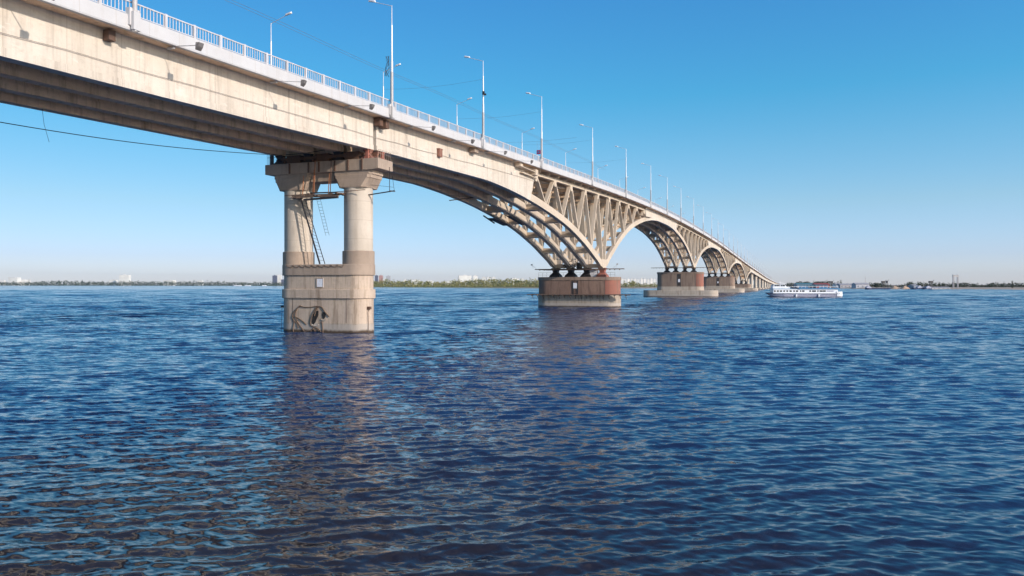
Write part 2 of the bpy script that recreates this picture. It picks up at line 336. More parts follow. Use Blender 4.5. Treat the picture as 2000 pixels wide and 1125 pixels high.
# ------------------------------------------------------------------ water: one sheet, finer towards the viewer, real waves
def build_water():
    na_f = 1000
    ang = np.concatenate([np.linspace(-math.pi, -.85, 120, endpoint=False), np.linspace(-.85, .85, na_f, endpoint=False), np.linspace(.85, math.pi, 120)[:-1]])
    rs = [1.0]
    while rs[-1] < 30000:
        r = rs[-1]; rs.append(r*(1.06 if r < 9 else 1.0034 if r < 420 else 1.007 if r < 3500 else 1.12))
    r = np.array(rs); A, R = np.meshgrid(ang, r)
    th = A + HEAD
    X = CAM.x + R*np.cos(th); Y = CAM.y + R*np.sin(th)
    shape = X.shape; X = X.ravel(); Y = Y.ravel(); Rr = R.ravel()
    inner = np.abs(ang) <= .86; Ni = int(inner.sum())
    Z = np.zeros_like(X); DX = np.zeros_like(X); DY = np.zeros_like(X)
    base = HEAD + math.pi
    spr = np.where(r < 420, .0034*r, .007*r); Lmax = np.minimum(np.maximum(2.4, 13*spr), 34)
    comps = []; W2 = np.zeros_like(r); n_c = 230
    for i in range(n_c):
        lam = .22*(900**((i+RNG.random())/n_c))
        w = np.clip((lam/spr-2.4)/2.0, 0, 1)*np.clip((Lmax-lam)/(.45*Lmax), 0, 1)*(r < 3500)*(r > 5)
        w = w*(1.0 if lam < 1.0 else .8); comps.append((lam, w)); W2 += w*w/2
    scale = np.where(W2 > .5, .128/np.sqrt(np.maximum(W2, .5)), 0)*np.interp(r, [0, 150, 500, 1200], [1, 1, .7, .35])
    X2 = X.reshape(shape); Y2 = Y.reshape(shape); Z = Z.reshape(shape); DX = DX.reshape(shape); DY = DY.reshape(shape)
    cols = np.where(inner)[0]; c0, c1 = cols[0], cols[-1]+1
    for lam, w in comps:
        k = 2*math.pi/lam; di = base + .2 + RNG.normal(0, .24 + .26*(lam < .6)); ph = RNG.random()*6.283
        a = w*scale/k; rr = np.where(a > 0)[0]
        if not len(rr): continue
        r0, r1 = rr[0], rr[-1]+1; cx, cy = math.cos(di), math.sin(di); aa = a[r0:r1, None]
        arg = (k*(X2[r0:r1, c0:c1]*cx + Y2[r0:r1, c0:c1]*cy)+ph).astype(np.float32)
        Z[r0:r1, c0:c1] += aa*np.cos(arg); q = aa*np.sin(arg)*.8
        DX[r0:r1, c0:c1] -= q*cx; DY[r0:r1, c0:c1] -= q*cy
    Z = Z.ravel(); DX = DX.ravel(); DY = DY.ravel()
    # patches of livelier and calmer water
    g = 1 + .28*np.sin(X*.11+1.3*np.sin(Y*.07)) * np.sin(Y*.13+1.1*np.sin(X*.05)) + .22*np.sin(X*.021+1.7*np.sin(Y*.006))*np.sin(Y*.009+X*.004)
    Z *= g
    V = np.stack([X+DX*g, Y+DY*g, Z], 1).astype(np.float32)
    nr, na = shape
    i = np.arange(nr-1)[:, None]*na; j = np.arange(na)[None, :]; j2 = (j+1) % na
    Q = np.stack([i+j, i+na+j, i+na+j2, i+j2], -1).reshape(-1, 4)
    cen = len(V); V = np.concatenate([V, np.array([[CAM.x, CAM.y, 0]], np.float32)])
    tri = np.stack([np.full(na, cen), np.arange(na), (np.arange(na)+1) % na], 1)
    me = bpy.data.meshes.new('water')
    me.vertices.add(len(V)); me.vertices.foreach_set('co', V.ravel())
    loops = np.concatenate([Q.ravel(), tri.ravel()]).astype(np.int32)
    me.loops.add(len(loops)); me.loops.foreach_set('vertex_index', loops)
    st = np.concatenate([np.arange(len(Q))*4, len(Q)*4+np.arange(len(tri))*3]).astype(np.int32)
    me.polygons.add(len(st)); me.polygons.foreach_set('loop_start', st)
    me.update(calc_edges=True); me.validate(); me.shade_smooth(); me.materials.append(M['water'])
    if me.polygons[len(Q)//2].normal.z < 0: me.flip_normals()
    o = bpy.data.objects.new('water', me); C.objects.link(o); tag(o, 'wide blue choppy river', kind='structure')
build_water()

# ------------------------------------------------------------------ far bank (one terrain sheet behind the river)
shoreD = interp([(-1500, 6500), (0, 4800), (400, 4000), (640, 2500), (760, 1700), (900, 1350), (1050, 1180), (1280, 1150), (1420, 1450), (1520, 1600), (1600, 1300), (1700, 960), (1850, 860), (2000, 790), (2600, 640)])
def build_bank():
    v = []; f = []
    pxs = list(range(-1500, 2601, 20)); offs = [(-20, -.6), (0, 0), (25, .9), (70, 1.7), (160, 2.3), (500, 2.5), (3000, 3.0), (14000, 4.0)]
    for px in pxs:
        D = shoreD(px)*(1+.004*math.sin(px*.07)+.003*math.sin(px*.19))
        k = .6+.25*min(1, max(0, (px-1100)/600))
        for o_, z in offs:
            p = far(px, D+o_*(D/1200)); v.append((p.x, p.y, z*k if z > 0 else z))
    n = len(offs)
    for i in range(len(pxs)-1):
        for j in range(n-1): f.append((i*n+j, (i+1)*n+j, (i+1)*n+j+1, i*n+j+1))
    me = bpy.data.meshes.new('far_bank'); me.from_pydata(v, [], f); me.materials.append(M['bank']); me.update()
    if me.polygons[10].normal.z < 0: me.flip_normals()
    me.shade_smooth()
    o = bpy.data.objects.new('far_bank', me); C.objects.link(o); tag(o, 'low far river bank', kind='structure')
build_bank()

# unseen embankment behind and left of the viewer, added to bounce sunlight onto the bridge
def bounce_bank():
    v = []; f = []
    ys = list(range(-600, 601, 30)); prof = [(0, -1.2), (-4, .4), (-14, 3.0), (-30, 5.5), (-60, 8), (-400, 9)]
    for y in ys:
        for dx, z in prof: v.append((-96+5*math.sin(y*.02)+dx-.10*abs(y+51), y, z+.2*math.sin(y*.3+dx)))
    n = len(prof)
    for i in range(len(ys)-1):
        for j in range(n-1): f.append((i*n+j, i*n+j+1, (i+1)*n+j+1, (i+1)*n+j))
    me = bpy.data.meshes.new('bounce_bank'); me.from_pydata(v, [], f); me.materials.append(M['grass']); me.update()
    if me.polygons[4].normal.z < 0: me.flip_normals()
    o = bpy.data.objects.new('bounce_bank', me); C.objects.link(o); tag(o, 'unseen sloping concrete bank added for bounce light', kind='structure')
bounce_bank()

# ------------------------------------------------------------------ bridge geometry functions
ZB = interp([(-110, 20.6), (-60, 22.1), (-35, 22.85), (0, 24.0), (27, 25.0), (53, 25.9), (88, 27.1), (122, 28.1), (157, 28.75), (187, 29.12), (220, 29.2), (255, 29.05), (289, 28.75), (323, 28.4), (354, 27.9), (383, 27.4), (418, 26.5), (452, 25.7), (486, 24.9), (546, 23.3), (604, 21.9), (663, 20.6), (749, 18.8), (996, 13.5), (1304, 9.2), (1600, 7), (2100, 5.6)])
G = interp([(0, 0), (2.2, .02), (6, .13), (11.6, .27), (15, .36), (21, .49), (29, .64), (37, .75), (44, .825), (51, .89), (59, .945), (65, .975), (75, 1.0), (83, 1.0)])
RIBS = (-5.9, -2.0, 2.0, 5.9); RW = .42       # rib centre lines, half width
T0, T1 = -110, 1750
bridge = empty('arch_bridge', (0, 0, 0), label='long pale concrete road bridge with lattice-braced arches crossing the river', cat='bridge')
def ts_range(a, b, step):
    n = max(1, int(round((b-a)/step))); return [a+(b-a)*i/n for i in range(n+1)]
TS = ts_range(T0, 760, 6)+ts_range(760, T1, 18)[1:]
# deck slab with its cantilevers
def sec_slab(t):
    z = ZB(t); return [(t, -7.68, z+.02), (t, -6.3, z+.14), (t, -6.3, z+.30), (t, 6.3, z+.30), (t, 6.3, z+.14), (t, 7.68, z+.02), (t, 7.68, z+.85), (t, -7.68, z+.85)]
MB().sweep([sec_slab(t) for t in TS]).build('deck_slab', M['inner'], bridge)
MB().sweep([[(t, -6.4, ZB(t)+.855), (t, 6.4, ZB(t)+.855), (t, 6.4, ZB(t)+.90), (t, -6.4, ZB(t)+.90)] for t in TS]).build('roadway', M['asphalt'], bridge)
for s in (-1, 1):
    MB().sweep([[(t, s*7.68, ZB(t)), (t, s*8.0, ZB(t)), (t, s*8.03, ZB(t)+.1), (t, s*8.0, ZB(t)+1.04), (t, s*7.66, ZB(t)+1.04)] for t in TS]).build('edge_beam', M['fascia'], bridge)
tag(bridge.children[-2], 'white painted edge beam along the near side')

# approach girders
def girder_run(a, b, bot, step=6, name='girder', mats=None, ybot=None):
    for i, y in enumerate(RIBS):
        ts = ts_range(a, b, step)
        m = MB(); w = .40
        m.slab([(t, ZB(t)+(.14 if t == t else 0)) for t in ts], [(t, bot(t)) for t in ts], y-w, y+w)
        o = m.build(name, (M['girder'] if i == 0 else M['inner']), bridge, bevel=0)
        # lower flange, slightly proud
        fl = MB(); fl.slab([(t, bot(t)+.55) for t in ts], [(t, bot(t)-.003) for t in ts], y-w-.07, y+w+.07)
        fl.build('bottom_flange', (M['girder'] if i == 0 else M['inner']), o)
girder_run(T0, -.55, lambda t: ZB(t)-3.55)
for t in [-68, -52, -37, -22]:
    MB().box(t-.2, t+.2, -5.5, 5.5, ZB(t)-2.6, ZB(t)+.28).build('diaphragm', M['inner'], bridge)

# arch frames
PIERS = [(106, 9.4), (272, 12.7), (438, 12.3), (604, 8.2)]
def crown(i):   # crown soffit height left of pier i
    return (21.25, 26.45, 25.2, 21.3, 17.1)[i]
strutN = 0; rest = MB(); rest_cb = MB(); cbN = 0
for pi, (pt, zs) in enumerate(PIERS):
    for sg in (-1, 1):
        zc = crown(pi if sg < 0 else pi+1)
        L = 83.0
        end = 106.0 if (pi == 0 and sg < 0) or (pi == 3 and sg > 0) else 83.0
        def soff(d):
            z = zs+(zc-zs)*G(min(d, L))
            if d > 74:
                if end > 90: z = z+((ZB(pt+sg*105.5)-3.5)-zc)*((d-74)/31.5)
            return z
        def upper(d):
            e = .4; sl = (soff(d+e)-soff(max(0, d-e)))/(e+min(d, e)); return soff(d)+(1.3+.25*max(0, 1-d/40))*math.sqrt(1+sl*sl)
        dB, dT = 51.5, 51.0
        for ri, y in enumerate(RIBS):
            mat = M['arch']
            ds = ts_range(.75, 55, 2.5)
            rib = MB().slab([(pt+sg*d, max(upper(d), soff(d)+.3)) for d in ds], [(pt+sg*d, soff(d)) for d in ds], y-RW, y+RW)
            rib = rib.build('arch_rib', mat, bridge)
            # solid web between the rib crown and the deck, its end leaning
            dd = [49.6+(end-.05-49.6)*((i/18)**1.0) for i in range(19)]
            bots = [(pt+sg*(53.8+(d-49.6)*(end-.05-53.8)/(end-.05-49.6))) for d in dd]
            tops = [(pt+sg*(d+1.2*(1-i/18)), ZB(pt+sg*d)+.14) for i, d in enumerate(dd)]
            web = MB().slab(tops, [(x, soff(abs(x-pt))+.002) for x in bots], y-RW-.003, y+RW+.003)
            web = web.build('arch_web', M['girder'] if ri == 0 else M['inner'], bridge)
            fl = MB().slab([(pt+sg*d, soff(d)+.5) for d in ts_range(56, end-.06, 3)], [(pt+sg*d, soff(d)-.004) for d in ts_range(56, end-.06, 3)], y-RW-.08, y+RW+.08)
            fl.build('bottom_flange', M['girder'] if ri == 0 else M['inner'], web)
            # top chord under the deck
            if sg < 0:
                ch = MB().slab([(pt+q, ZB(pt+q)-.40) for q in ts_range(-51, 51, 3)], [(pt+q, ZB(pt+q)-.95) for q in ts_range(-51, 51, 3)], y-.38, y+.38)
                ch.build('top_chord', M['arch'], bridge)
            # zigzag struts
            tn = [5.6+11.2*k for k in range(5)]; bn = [0.9]+[11.2*k for k in range(1, 5)]
            segs = []
            for k in range(5):
                segs.append((tn[k]-.35, bn[k])); 
                if k < 4: segs.append((tn[k]+.35, bn[k+1]))
            for (a, b) in segs:
                ta = pt+sg*a; tb = pt+sg*b
                za = ZB(ta)-.9; zb_ = upper(b)-.25
                w = .46
                q = MB() if strutN < 80 or (pi == 1 and ri == 0) else rest
                q.sweep([[(tb-w/2, y-.36, zb_), (tb+w/2, y-.36, zb_), (tb+w/2, y+.36, zb_), (tb-w/2, y+.36, zb_)],
                         [(ta-w/2, y-.36, za), (ta+w/2, y-.36, za), (ta+w/2, y+.36, za), (ta-w/2, y+.36, za)]])
                if q is not rest: q.build('strut', M['arch'], bridge); strutN += 1
            # gussets at the upper nodes
            for k in range(5):
                ta = pt+sg*tn[k]; z = ZB(ta)-.9
                rest.sweep([[(ta-.9, y-.41, z), (ta+.9, y-.41, z), (ta+.9, y+.41, z), (ta-.9, y+.41, z)], [(ta-.45, y-.40, z-1.1), (ta+.45, y-.40, z-1.1), (ta+.45, y+.40, z-1.1), (ta-.45, y+.40, z-1.1)]])
        # cross beams tying the ribs in pairs, and diaphragms between webs
        for k in range(1, 5):
            for (ya, yb) in ((RIBS[0], RIBS[1]), (RIBS[2], RIBS[3])):
                for dofs in (0,):
                    d = 11.2*k; x = pt+sg*d; z = (soff(d)+upper(d))/2
                    q = MB() if cbN < 40 else rest_cb
                    q.sweep([[(x-sg*0-1.25, yy, z-.62*1), (x+1.25, yy, z-.62), (x+1.0, yy, z-.30), (x+.22, yy, z-.22), (x+.18, yy, z+.62), (x-.18, yy, z+.62), (x-.22, yy, z-.22), (x-1.0, yy, z-.30)] for yy in (ya+RW-.05, yb-RW+.05)])
                    if q is not rest_cb: q.build('rib_tie', M['arch'], bridge); cbN += 1
        for k, d in enumerate((55, 66, 77)):
            x = pt+sg*d
            rest_cb.box(x-.2, x+.2, RIBS[0]+.3, RIBS[1]-.3, soff(d)+.35, ZB(x)+.28)
            rest_cb.box(x-.2, x+.2, RIBS[2]+.3, RIBS[3]-.3, soff(d)+.35, ZB(x)+.28)
            rest_cb.box(x-.15, x+.15, RIBS[1]+.3, RIBS[2]-.3, soff(d)+1.0, ZB(x)+.28)
        # upper horizontal braces linking the struts
        for k in range(5):
            x = pt+sg*(5.6+11.2*k); z = ZB(x)-3.1
            rest_cb.box(x-.14, x+.14, RIBS[0], RIBS[3], z-.16, z+.16)
            rest_cb.box(x-.2, x+.2, RIBS[0], RIBS[3], z+1.0, z+1.65)
            if k < 4 and upper(11.2*(k+1)) < z-3:
                x2 = pt+sg*11.2*(k+1); zz = upper(11.2*(k+1))+1.4
                rest_cb.box(x2-.14, x2+.14, RIBS[0], RIBS[3], zz-.16, zz+.16)
o = rest.build('strut', M['arch'], bridge); o['kind'] = 'stuff'
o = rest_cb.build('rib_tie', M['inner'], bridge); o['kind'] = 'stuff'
# deck cross beams in the latticed bays: ends show as small pale blocks under the edge beam
n = 0; rb = MB()
for pt, zs in PIERS:
    for q in ts_range(-50, 50, 5.6):
        x = pt+q; z = ZB(x)
        m = MB() if n < 57 else rb
        m.box(x-.17, x+.17, -6.9, 6.9, z-.42, z+.29)
        if m is not rb: m.build('floor_beam', M['arch'], bridge); n += 1
o = rb.build('floor_beam', M['arch'], bridge); o['kind'] = 'stuff'

# expansion joint cover at the two-column pier
MB().box(-.5, .0, -5.2, 5.2, 21.5, 24.2).build('joint_block', M['rusty'], bridge)

# viaduct girders
VT = [712+70.6*k for k in range(14)]
for a, b in zip(VT[:-1], VT[1:]):
    for i, y in enumerate((-5.6, 0, 5.6)):
        ts = ts_range(a, b, 12)
        dep = lambda t: max(2.2, min(3.3, ZB(t)-1.5))
        MB().slab([(t, ZB(t)+.14) for t in ts], [(t, ZB(t)-dep(t)) for t in ts], y-.6, y+.6).build('viaduct_girder', M['girder'] if i == 0 else M['inner'], bridge)

# ------------------------------------------------------------------ piers
def column_pier(t, top, big=False):
    pr = bpy.data.objects.new('column_pier', None); C.objects.link(pr); pr.parent = bridge; pr.location = (t, 0, 0)
    z_base = 7.7 if big else 1.6; capz = top-1.25
    if big:
        MB().prism(stadium(3.98, 1.78), -1.5, 1.05).build('wet_footing', M['waterline'], pr, smooth=True)
        MB().prism(stadium(3.98, 1.75), 1.05, 3.85).build('lower_block', M['base'], pr, smooth=True)
        MB().prism(stadium(3.98, 1.95), 3.85, 4.88).build('lower_band', M['base'], pr, smooth=True, bevel=.05)
        MB().prism(stadium(3.98, 1.73), 4.88, 6.45).build('upper_block', M['base'], pr, smooth=True)
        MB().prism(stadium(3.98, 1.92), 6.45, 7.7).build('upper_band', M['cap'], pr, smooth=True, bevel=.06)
    else:
        MB().prism(stadium(4.5, 2.2), -1.5, z_base).build('base_block', M['footing'], pr, smooth=True)
    if big:
        for y_ in (-3.55, 3.6):
            MB().box(-1.765, -1.74, y_-.03, y_+.03, 1.1, 3.84).build('seam_strip', M['rusty'], pr)
    for s in (-1, 1):
        y = s*4.05
        if big:
            MB().lathe(0, y, [(z_base-.002, 1.80), (9.15, 1.80), (9.2, 1.74)], 40).build('column_collar', M['cap'], pr, smooth=True)
        MB().lathe(0, y, [(z_base-.1, 1.62), (capz-1.8 if big else capz, 1.62)], 40).build('column', M['column'], pr, smooth=True)
        if big:
            zc = capz-1.85
            secs = []
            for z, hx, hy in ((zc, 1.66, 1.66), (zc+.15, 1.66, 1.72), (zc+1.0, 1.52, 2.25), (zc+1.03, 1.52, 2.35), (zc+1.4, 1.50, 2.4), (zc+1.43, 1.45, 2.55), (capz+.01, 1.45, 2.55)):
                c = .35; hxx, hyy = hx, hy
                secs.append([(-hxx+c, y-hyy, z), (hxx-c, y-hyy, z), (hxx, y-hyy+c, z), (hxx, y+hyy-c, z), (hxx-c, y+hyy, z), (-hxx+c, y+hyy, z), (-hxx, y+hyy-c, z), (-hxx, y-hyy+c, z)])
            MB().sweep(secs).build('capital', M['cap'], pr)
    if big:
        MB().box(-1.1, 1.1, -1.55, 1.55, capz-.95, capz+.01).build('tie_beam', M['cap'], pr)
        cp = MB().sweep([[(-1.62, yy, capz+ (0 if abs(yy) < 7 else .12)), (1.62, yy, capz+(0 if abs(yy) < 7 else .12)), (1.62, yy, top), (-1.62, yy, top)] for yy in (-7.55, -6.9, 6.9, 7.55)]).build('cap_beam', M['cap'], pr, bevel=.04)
        for yy in (-5.5, -3.7, -2.0, .1, 1.5, 4.1): MB().box(-1.70, -1.56, yy-.10, yy+.10, capz+.05, top-.05).build('stiffener', M['rusty'], cp)
    else:
        MB().sweep([[(-1.2, -7.0, capz+.6), (1.2, -7.0, capz+.6), (1.2, -7.0, top), (-1.2, -7.0, top)], [(-1.2, -4, capz), (1.2, -4, capz), (1.2, -4, top), (-1.2, -4, top)], [(-1.2, 4, capz), (1.2, 4, capz), (1.2, 4, top), (-1.2, 4, top)], [(-1.2, 7, capz+.6), (1.2, 7, capz+.6), (1.2, 7, top), (-1.2, 7, top)]]).build('cap_beam', M['cap'], pr)
    return pr
pA = column_pier(0, 19.35, True)
tag(pA, 'two-column pier standing nearest the viewer')
# bearings between the cap and the girders: rockers, brackets, frames
for y in RIBS:
    b = MB()
    for x in (-.95, .65):
        top = 20.40
        b.sweep([[(x-.45, y-.75, 19.35), (x+.45, y-.75, 19.35), (x+.45, y+.75, 19.35), (x-.45, y+.75, 19.35)], [(x-.18, y-.25, 19.9), (x+.18, y-.25, 19.9), (x+.18, y+.25, 19.9), (x-.18, y+.25, 19.9)], [(x-.35, y-.5, top), (x+.35, y-.5, top), (x+.35, y+.5, top), (x-.35, y+.5, top)]])
    b.build('bearing', M['rustbox'] if y == RIBS[0] else M['dark'], bridge)
fr = MB()
for i in range(26):   # tangle of jacking beams on the cap
    y = random.uniform(-5.5, 6.8); x = random.uniform(-1.3, 1.0)
    if random.random() < .5: fr.box(x-.12, x+.12, y-.1, y+.1, 19.36, 19.36+random.uniform(.5, 1.1))
    else: fr.bar((x, y, 19.5+random.random()*.7), (x+random.uniform(-.4, .9), y+random.uniform(-1.6, 1.6), 19.5+random.random()*.8), .14)
fr.box(-1.25, -.95, -5.2, 5.6, 19.75, 20.05); fr.box(.4, .7, -5.2, 6.4, 19.8, 20.1)
for y in (-3.9, 0, 3.9): fr.box(-1.2, 1.2, y-.9, y+.9, 19.38, 20.3)
fr.build('jacking_frame', M['rusty'], bridge)
# far girders stop short of the pier: dark diaphragm on the cap
# arch piers
def arch_pier(i, t, zs, foot, foot_top, block_low, top):
    pr = bpy.data.objects.new('arch_pier', None); C.objects.link(pr); pr.parent = bridge; pr.location = (t, 0, 0)
    if foot:
        MB().prism(stadium(foot-3.9, 3.9), -1.5, .55).build('wet_footing', M['waterline'], pr, smooth=True)
        MB().prism(stadium(foot-3.9, 3.86), .55, foot_top).build('footing', M['footing'], pr, smooth=True, bevel=.08)
    MB().prism(stadium(7.3, 3.05), foot_top if foot else -1.5, block_low).build('lower_block', M['waterline'] if i == 0 else M['footing'], pr, smooth=True)
    up = MB().prism(stadium(7.25, 2.95), block_low, top-.8).build('upper_block', M['brown'] if i == 0 else M['greybrown'], pr, smooth=True)
    # red-painted rounded nose on the near end
    nose = [(3.0*math.cos(a), -7.25+3.0*math.sin(a)) for a in [-math.pi+math.pi*k/14 for k in range(15)]]
    nose += [(2.96*math.cos(a), -7.25+2.96*math.sin(a)) for a in [-math.pi*k/14 for k in range(15)]]
    q = MB(); q.sweep([[(x, y, z) for x, y in nose] for z in (block_low+.02, top-.82)]); q.build('painted_nose', M['nose'] if i < 2 else M['greybrown'], up, smooth=True)
    MB().prism(stadium(7.3, 3.1), top-.8, top).build('cap_slab', M['greybrown'], pr, smooth=True, bevel=.05)
    for y in RIBS:
        b = MB(); s = (zs-.1-top)
        b.sweep([[(-hx, y-hy, z), (hx, y-hy, z), (hx, y+hy, z), (-hx, y+hy, z)] for z, hx, hy in ((top, 1.5, 1.35), (top+s*.25, 1.3, 1.1), (top+s*.55, .75, .55), (top+s*.8, .9, .65), (zs+.05, 1.2, .9))])
        b.build('bearing', M['red'] if (i == 0 and y < -5) else M['dark'], pr)
    # springing blocks
    sb = MB()
    for y in RIBS: sb.sweep([[(-1.3, y-.46, zs-.02), (1.3, y-.46, zs-.02), (1.3, y+.46, zs-.02), (-1.3, y+.46, zs-.02)], [(-2.3, y-.44, zs+2.1), (2.3, y-.44, zs+2.1), (2.3, y+.44, zs+2.1), (-2.3, y+.44, zs+2.1)]])
    for ya, yb in ((RIBS[0], RIBS[1]), (RIBS[2], RIBS[3])): sb.box(-1.0, 1.0, ya+.4, yb-.4, zs+.05, zs+1.0)
    sb.build('springing', M['arch'], pr)
    return pr
arch_pier(0, 106, 9.4, 0, -1, 3.1, 7.25)
arch_pier(1, 272, 12.7, 16.5, 2.9, 4.6, 11.0)
arch_pier(2, 438, 12.3, 16.3, 2.9, 4.6, 10.6)
arch_pier(3, 604, 8.2, 16.0, 2.6, 3.0, 6.0)
for k, t in enumerate(VT[:13]):
    if ZB(t) > 6: column_pier(t, ZB(t)-3.25 if ZB(t)-3.3 > 2 else 3.2)

# ------------------------------------------------------------------ railings
def railing(s, t1, post_parts):
    y = s*7.82
    r = MB(); zt = lambda t: ZB(t)+1.04
    ts = ts_range(-100, t1, 8)
    r.sweep([[(t, y-.05, zt(t)+.93), (t, y+.05, zt(t)+.93), (t, y+.05, zt(t)+1.02), (t, y-.05, zt(t)+1.02)] for t in ts])
    r.sweep([[(t, y-.03, zt(t)+.10), (t, y+.03, zt(t)+.10), (t, y+.03, zt(t)+.16), (t, y-.03, zt(t)+.16)] for t in ts])
    t = -60.0
    lim = 420 if s < 0 else 200
    while t < lim:
        z = zt(t); r.box(t-.028, t+.028, y-.018, y+.018, z+.15, z+.94); t += .30 if t < 150 else .42
    for_lim = t
    while t < t1:
        z = zt(t); r.box(t-.05, t+.05, y-.02, y+.02, z+.15, z+.94); t += 1.0
    R_ = r.build('railing', M['rail'], bridge)
    rest_ = MB(); k = 0; t = -59.9
    while t < t1:
        z = zt(t); m = MB() if (k >= 4 and k < 4+post_parts) else rest_
        m.box(t-.11, t+.11, y-.09, y+.09, z-.01, z+1.05)
        if m is not rest_: m.build('railing_post', M['rail'], R_)
        t += 2.8; k += 1
    o = rest_.build('railing_post', M['rail'], R_); o['kind'] = 'stuff'
railing(-1, 900, 100); railing(1, 700, 40)

# ------------------------------------------------------------------ street lamps on the bridge
def make_lamp():
    root = empty('street_lamp')
    MB().tube([(0, 0, 0), (0, 0, 6.4)], [.17, .14], 12).tube([(0, 0, 6.4), (0, 0, 10.4)], [.11, .09], 12).tube([(0, 0, 10.4), (0, 0, 12.6)], [.06, .045], 10).build('pole', M['lamp'], root, smooth=True)
    MB().tube([(0, 0, .3), (0, 0, 5.2)], [.185, .165], 12).build('sleeve', M['lampgrey'], root, smooth=True)
    MB().box(-.42, .42, .0, .34, .35, 1.55).box(-.3, .3, -.24, .02, .05, 1.3).build('plinth', M['fascia'], root)
    arm = [(0, 0, 12.5)]+[(0, .25+.4*k, 12.62+.13*k) for k in range(6)]
    MB().tube(arm, .035, 8).build('arm', M['lamp'], root)
    MB().sweep([[(-.10, y, 13.22+.2*(y-2.1)), (.10, y, 13.22+.2*(y-2.1)), (w, y, 13.34+.2*(y-2.1)), (.4*w, y, 13.44+.2*(y-2.1)), (-.4*w, y, 13.44+.2*(y-2.1)), (-w, y, 13.34+.2*(y-2.1))] for y, w in ((2.1, .08), (2.25, .16), (2.8, .17), (2.95, .07))]).build('lamp_head', M['white'], root)
    return root
def copy_tree(o, parent=None):
    c = o.copy(); C.objects.link(c)
    if parent: c.parent = parent
    for ch in o.children: copy_tree(ch, c)
    return c
LT = [-35, .3, 26.5, 52.9, 87.8, 121.8, 156.4, 186.5, 217.8, 253.7, 287, 321.7, 353, 383, 419, 452.5, 486, 519]
while LT[-1] < 1080: LT.append(LT[-1]+34.5)
ORD = ['', 'first', 'second', 'third', 'fourth', 'fifth', 'sixth', 'seventh', 'eighth', 'ninth', 'tenth', 'eleventh', 'twelfth', 'thirteenth', 'fourteenth', 'fifteenth', 'sixteenth', 'seventeenth', 'eighteenth', 'nineteenth', 'twentieth']
lamp0 = make_lamp()
lamps = []
for k, t in enumerate(LT):
    for s in (-1, 1):
        if k == 0 and s > 0: continue
        L_ = lamp0 if not lamps else copy_tree(lamp0)
        L_.location = (t, s*8.18, ZB(t)-.05); L_.rotation_euler = (0, 0, 0 if s < 0 else math.pi)
        L_['category'] = 'street lamp'; lamps.append(L_)
        side = 'near' if s < 0 else 'far'; L_['group'] = 'street lamps along the %s edge of the bridge' % side
        if k == 0: lb = 'thick foot of a white street lamp cut off by the top left of the picture'
        elif k <= 20: lb = ('tall white street lamp on the near railing, arm pointing left, %s from the two-column pier' if s < 0 else 'street lamp showing above the far railing, arm pointing right, %s from the two-column pier') % ORD[k]
        else: lb = 'tiny distant street lamp near the low far end of the bridge, %s railing' % side
        L_['label'] = lb
bpy.context.view_layer.update()

# cable tangle on the second lamp pole, small box on the third
cb = MB(); x, z = .3, ZB(.3)
for i in range(7):
    a = random.uniform(0, 6)
    cb.tube([(x-.2+.35*math.sin(a+k*.9)*k/5, -8.3+.55+.35*math.cos(a+k)*.6, z+6.9-.45*k) for k in range(6)], .02, 5)
tag(cb.build('cable_bundle', M['rubber']), 'loose dark cable bundle hanging beside the lamp pole over the two-column pier', 'cable')
tag(MB().box(26.1, 26.35, -8.5, -8.2, ZB(26.5)+7.6, ZB(26.5)+8.1).box(26.15, 26.3, -8.75, -8.45, ZB(26.5)+7.5, ZB(26.5)+7.75).build('camera_box', M['dark']), 'small dark box clamped halfway up the lamp right of the two-column pier', 'box')

# ------------------------------------------------------------------ floodlights on brackets under the edge
def make_flood():
    r = empty('floodlight')
    MB().tube([(0, .9, .05), (0, 0, .02), (0, -1.2, -.12), (0, -2.5, -.25)], .03, 6).box(-.12, .12, .25, .9, -.12, .0).build('bracket', M['lampgrey'], r)
    h = MB().sweep([[(-w, -2.5+dy, -.25+dz) for w, dy, dz in ((.22, -.1, .14), (-.22, -.1, .14), (-.22, .0, -.12-.0), (.22, .0, -.12))], [(-w, -2.5+dy, -.25+dz) for w, dy, dz in ((.26, .22, .16), (-.26, .22, .16), (-.26, .26, -.36), (.26, .26, -.36))]]).build('lamp_head', M['floodgrey'], r)
    return r
fl0 = make_flood()
FT = [-43, -31, -19.1, -7.4, 6.2, 18.1, 29.7, 41.5]
fl_lab = ['floodlight on a bracket under the railing at the top left corner', 'floodlight on a long bracket just right of the cut-off lamp foot', 'floodlight under the edge midway between the cut-off lamp foot and the next lamp', 'floodlight under the bridge edge just left of the lamp over the two-column pier', 'floodlight just right of the lamp over the two-column pier, above the rusty box', 'floodlight under the edge just left of the second lamp past the two-column pier', 'floodlight under the edge just right of the second lamp past the two-column pier', 'floodlight under the edge above the concrete hatch where the lattice starts']
for k, t in enumerate(FT):
    o = fl0 if k == 0 else copy_tree(fl0)
    o.location = (t, -7.95, ZB(t)-.02); o.rotation_euler = (0, 0, math.radians((2, -6, 5, -3, 4, -5, 3, 0)[k]))
    tag(o, fl_lab[k], 'floodlight', 'floodlights bracketed under the near edge of the bridge')

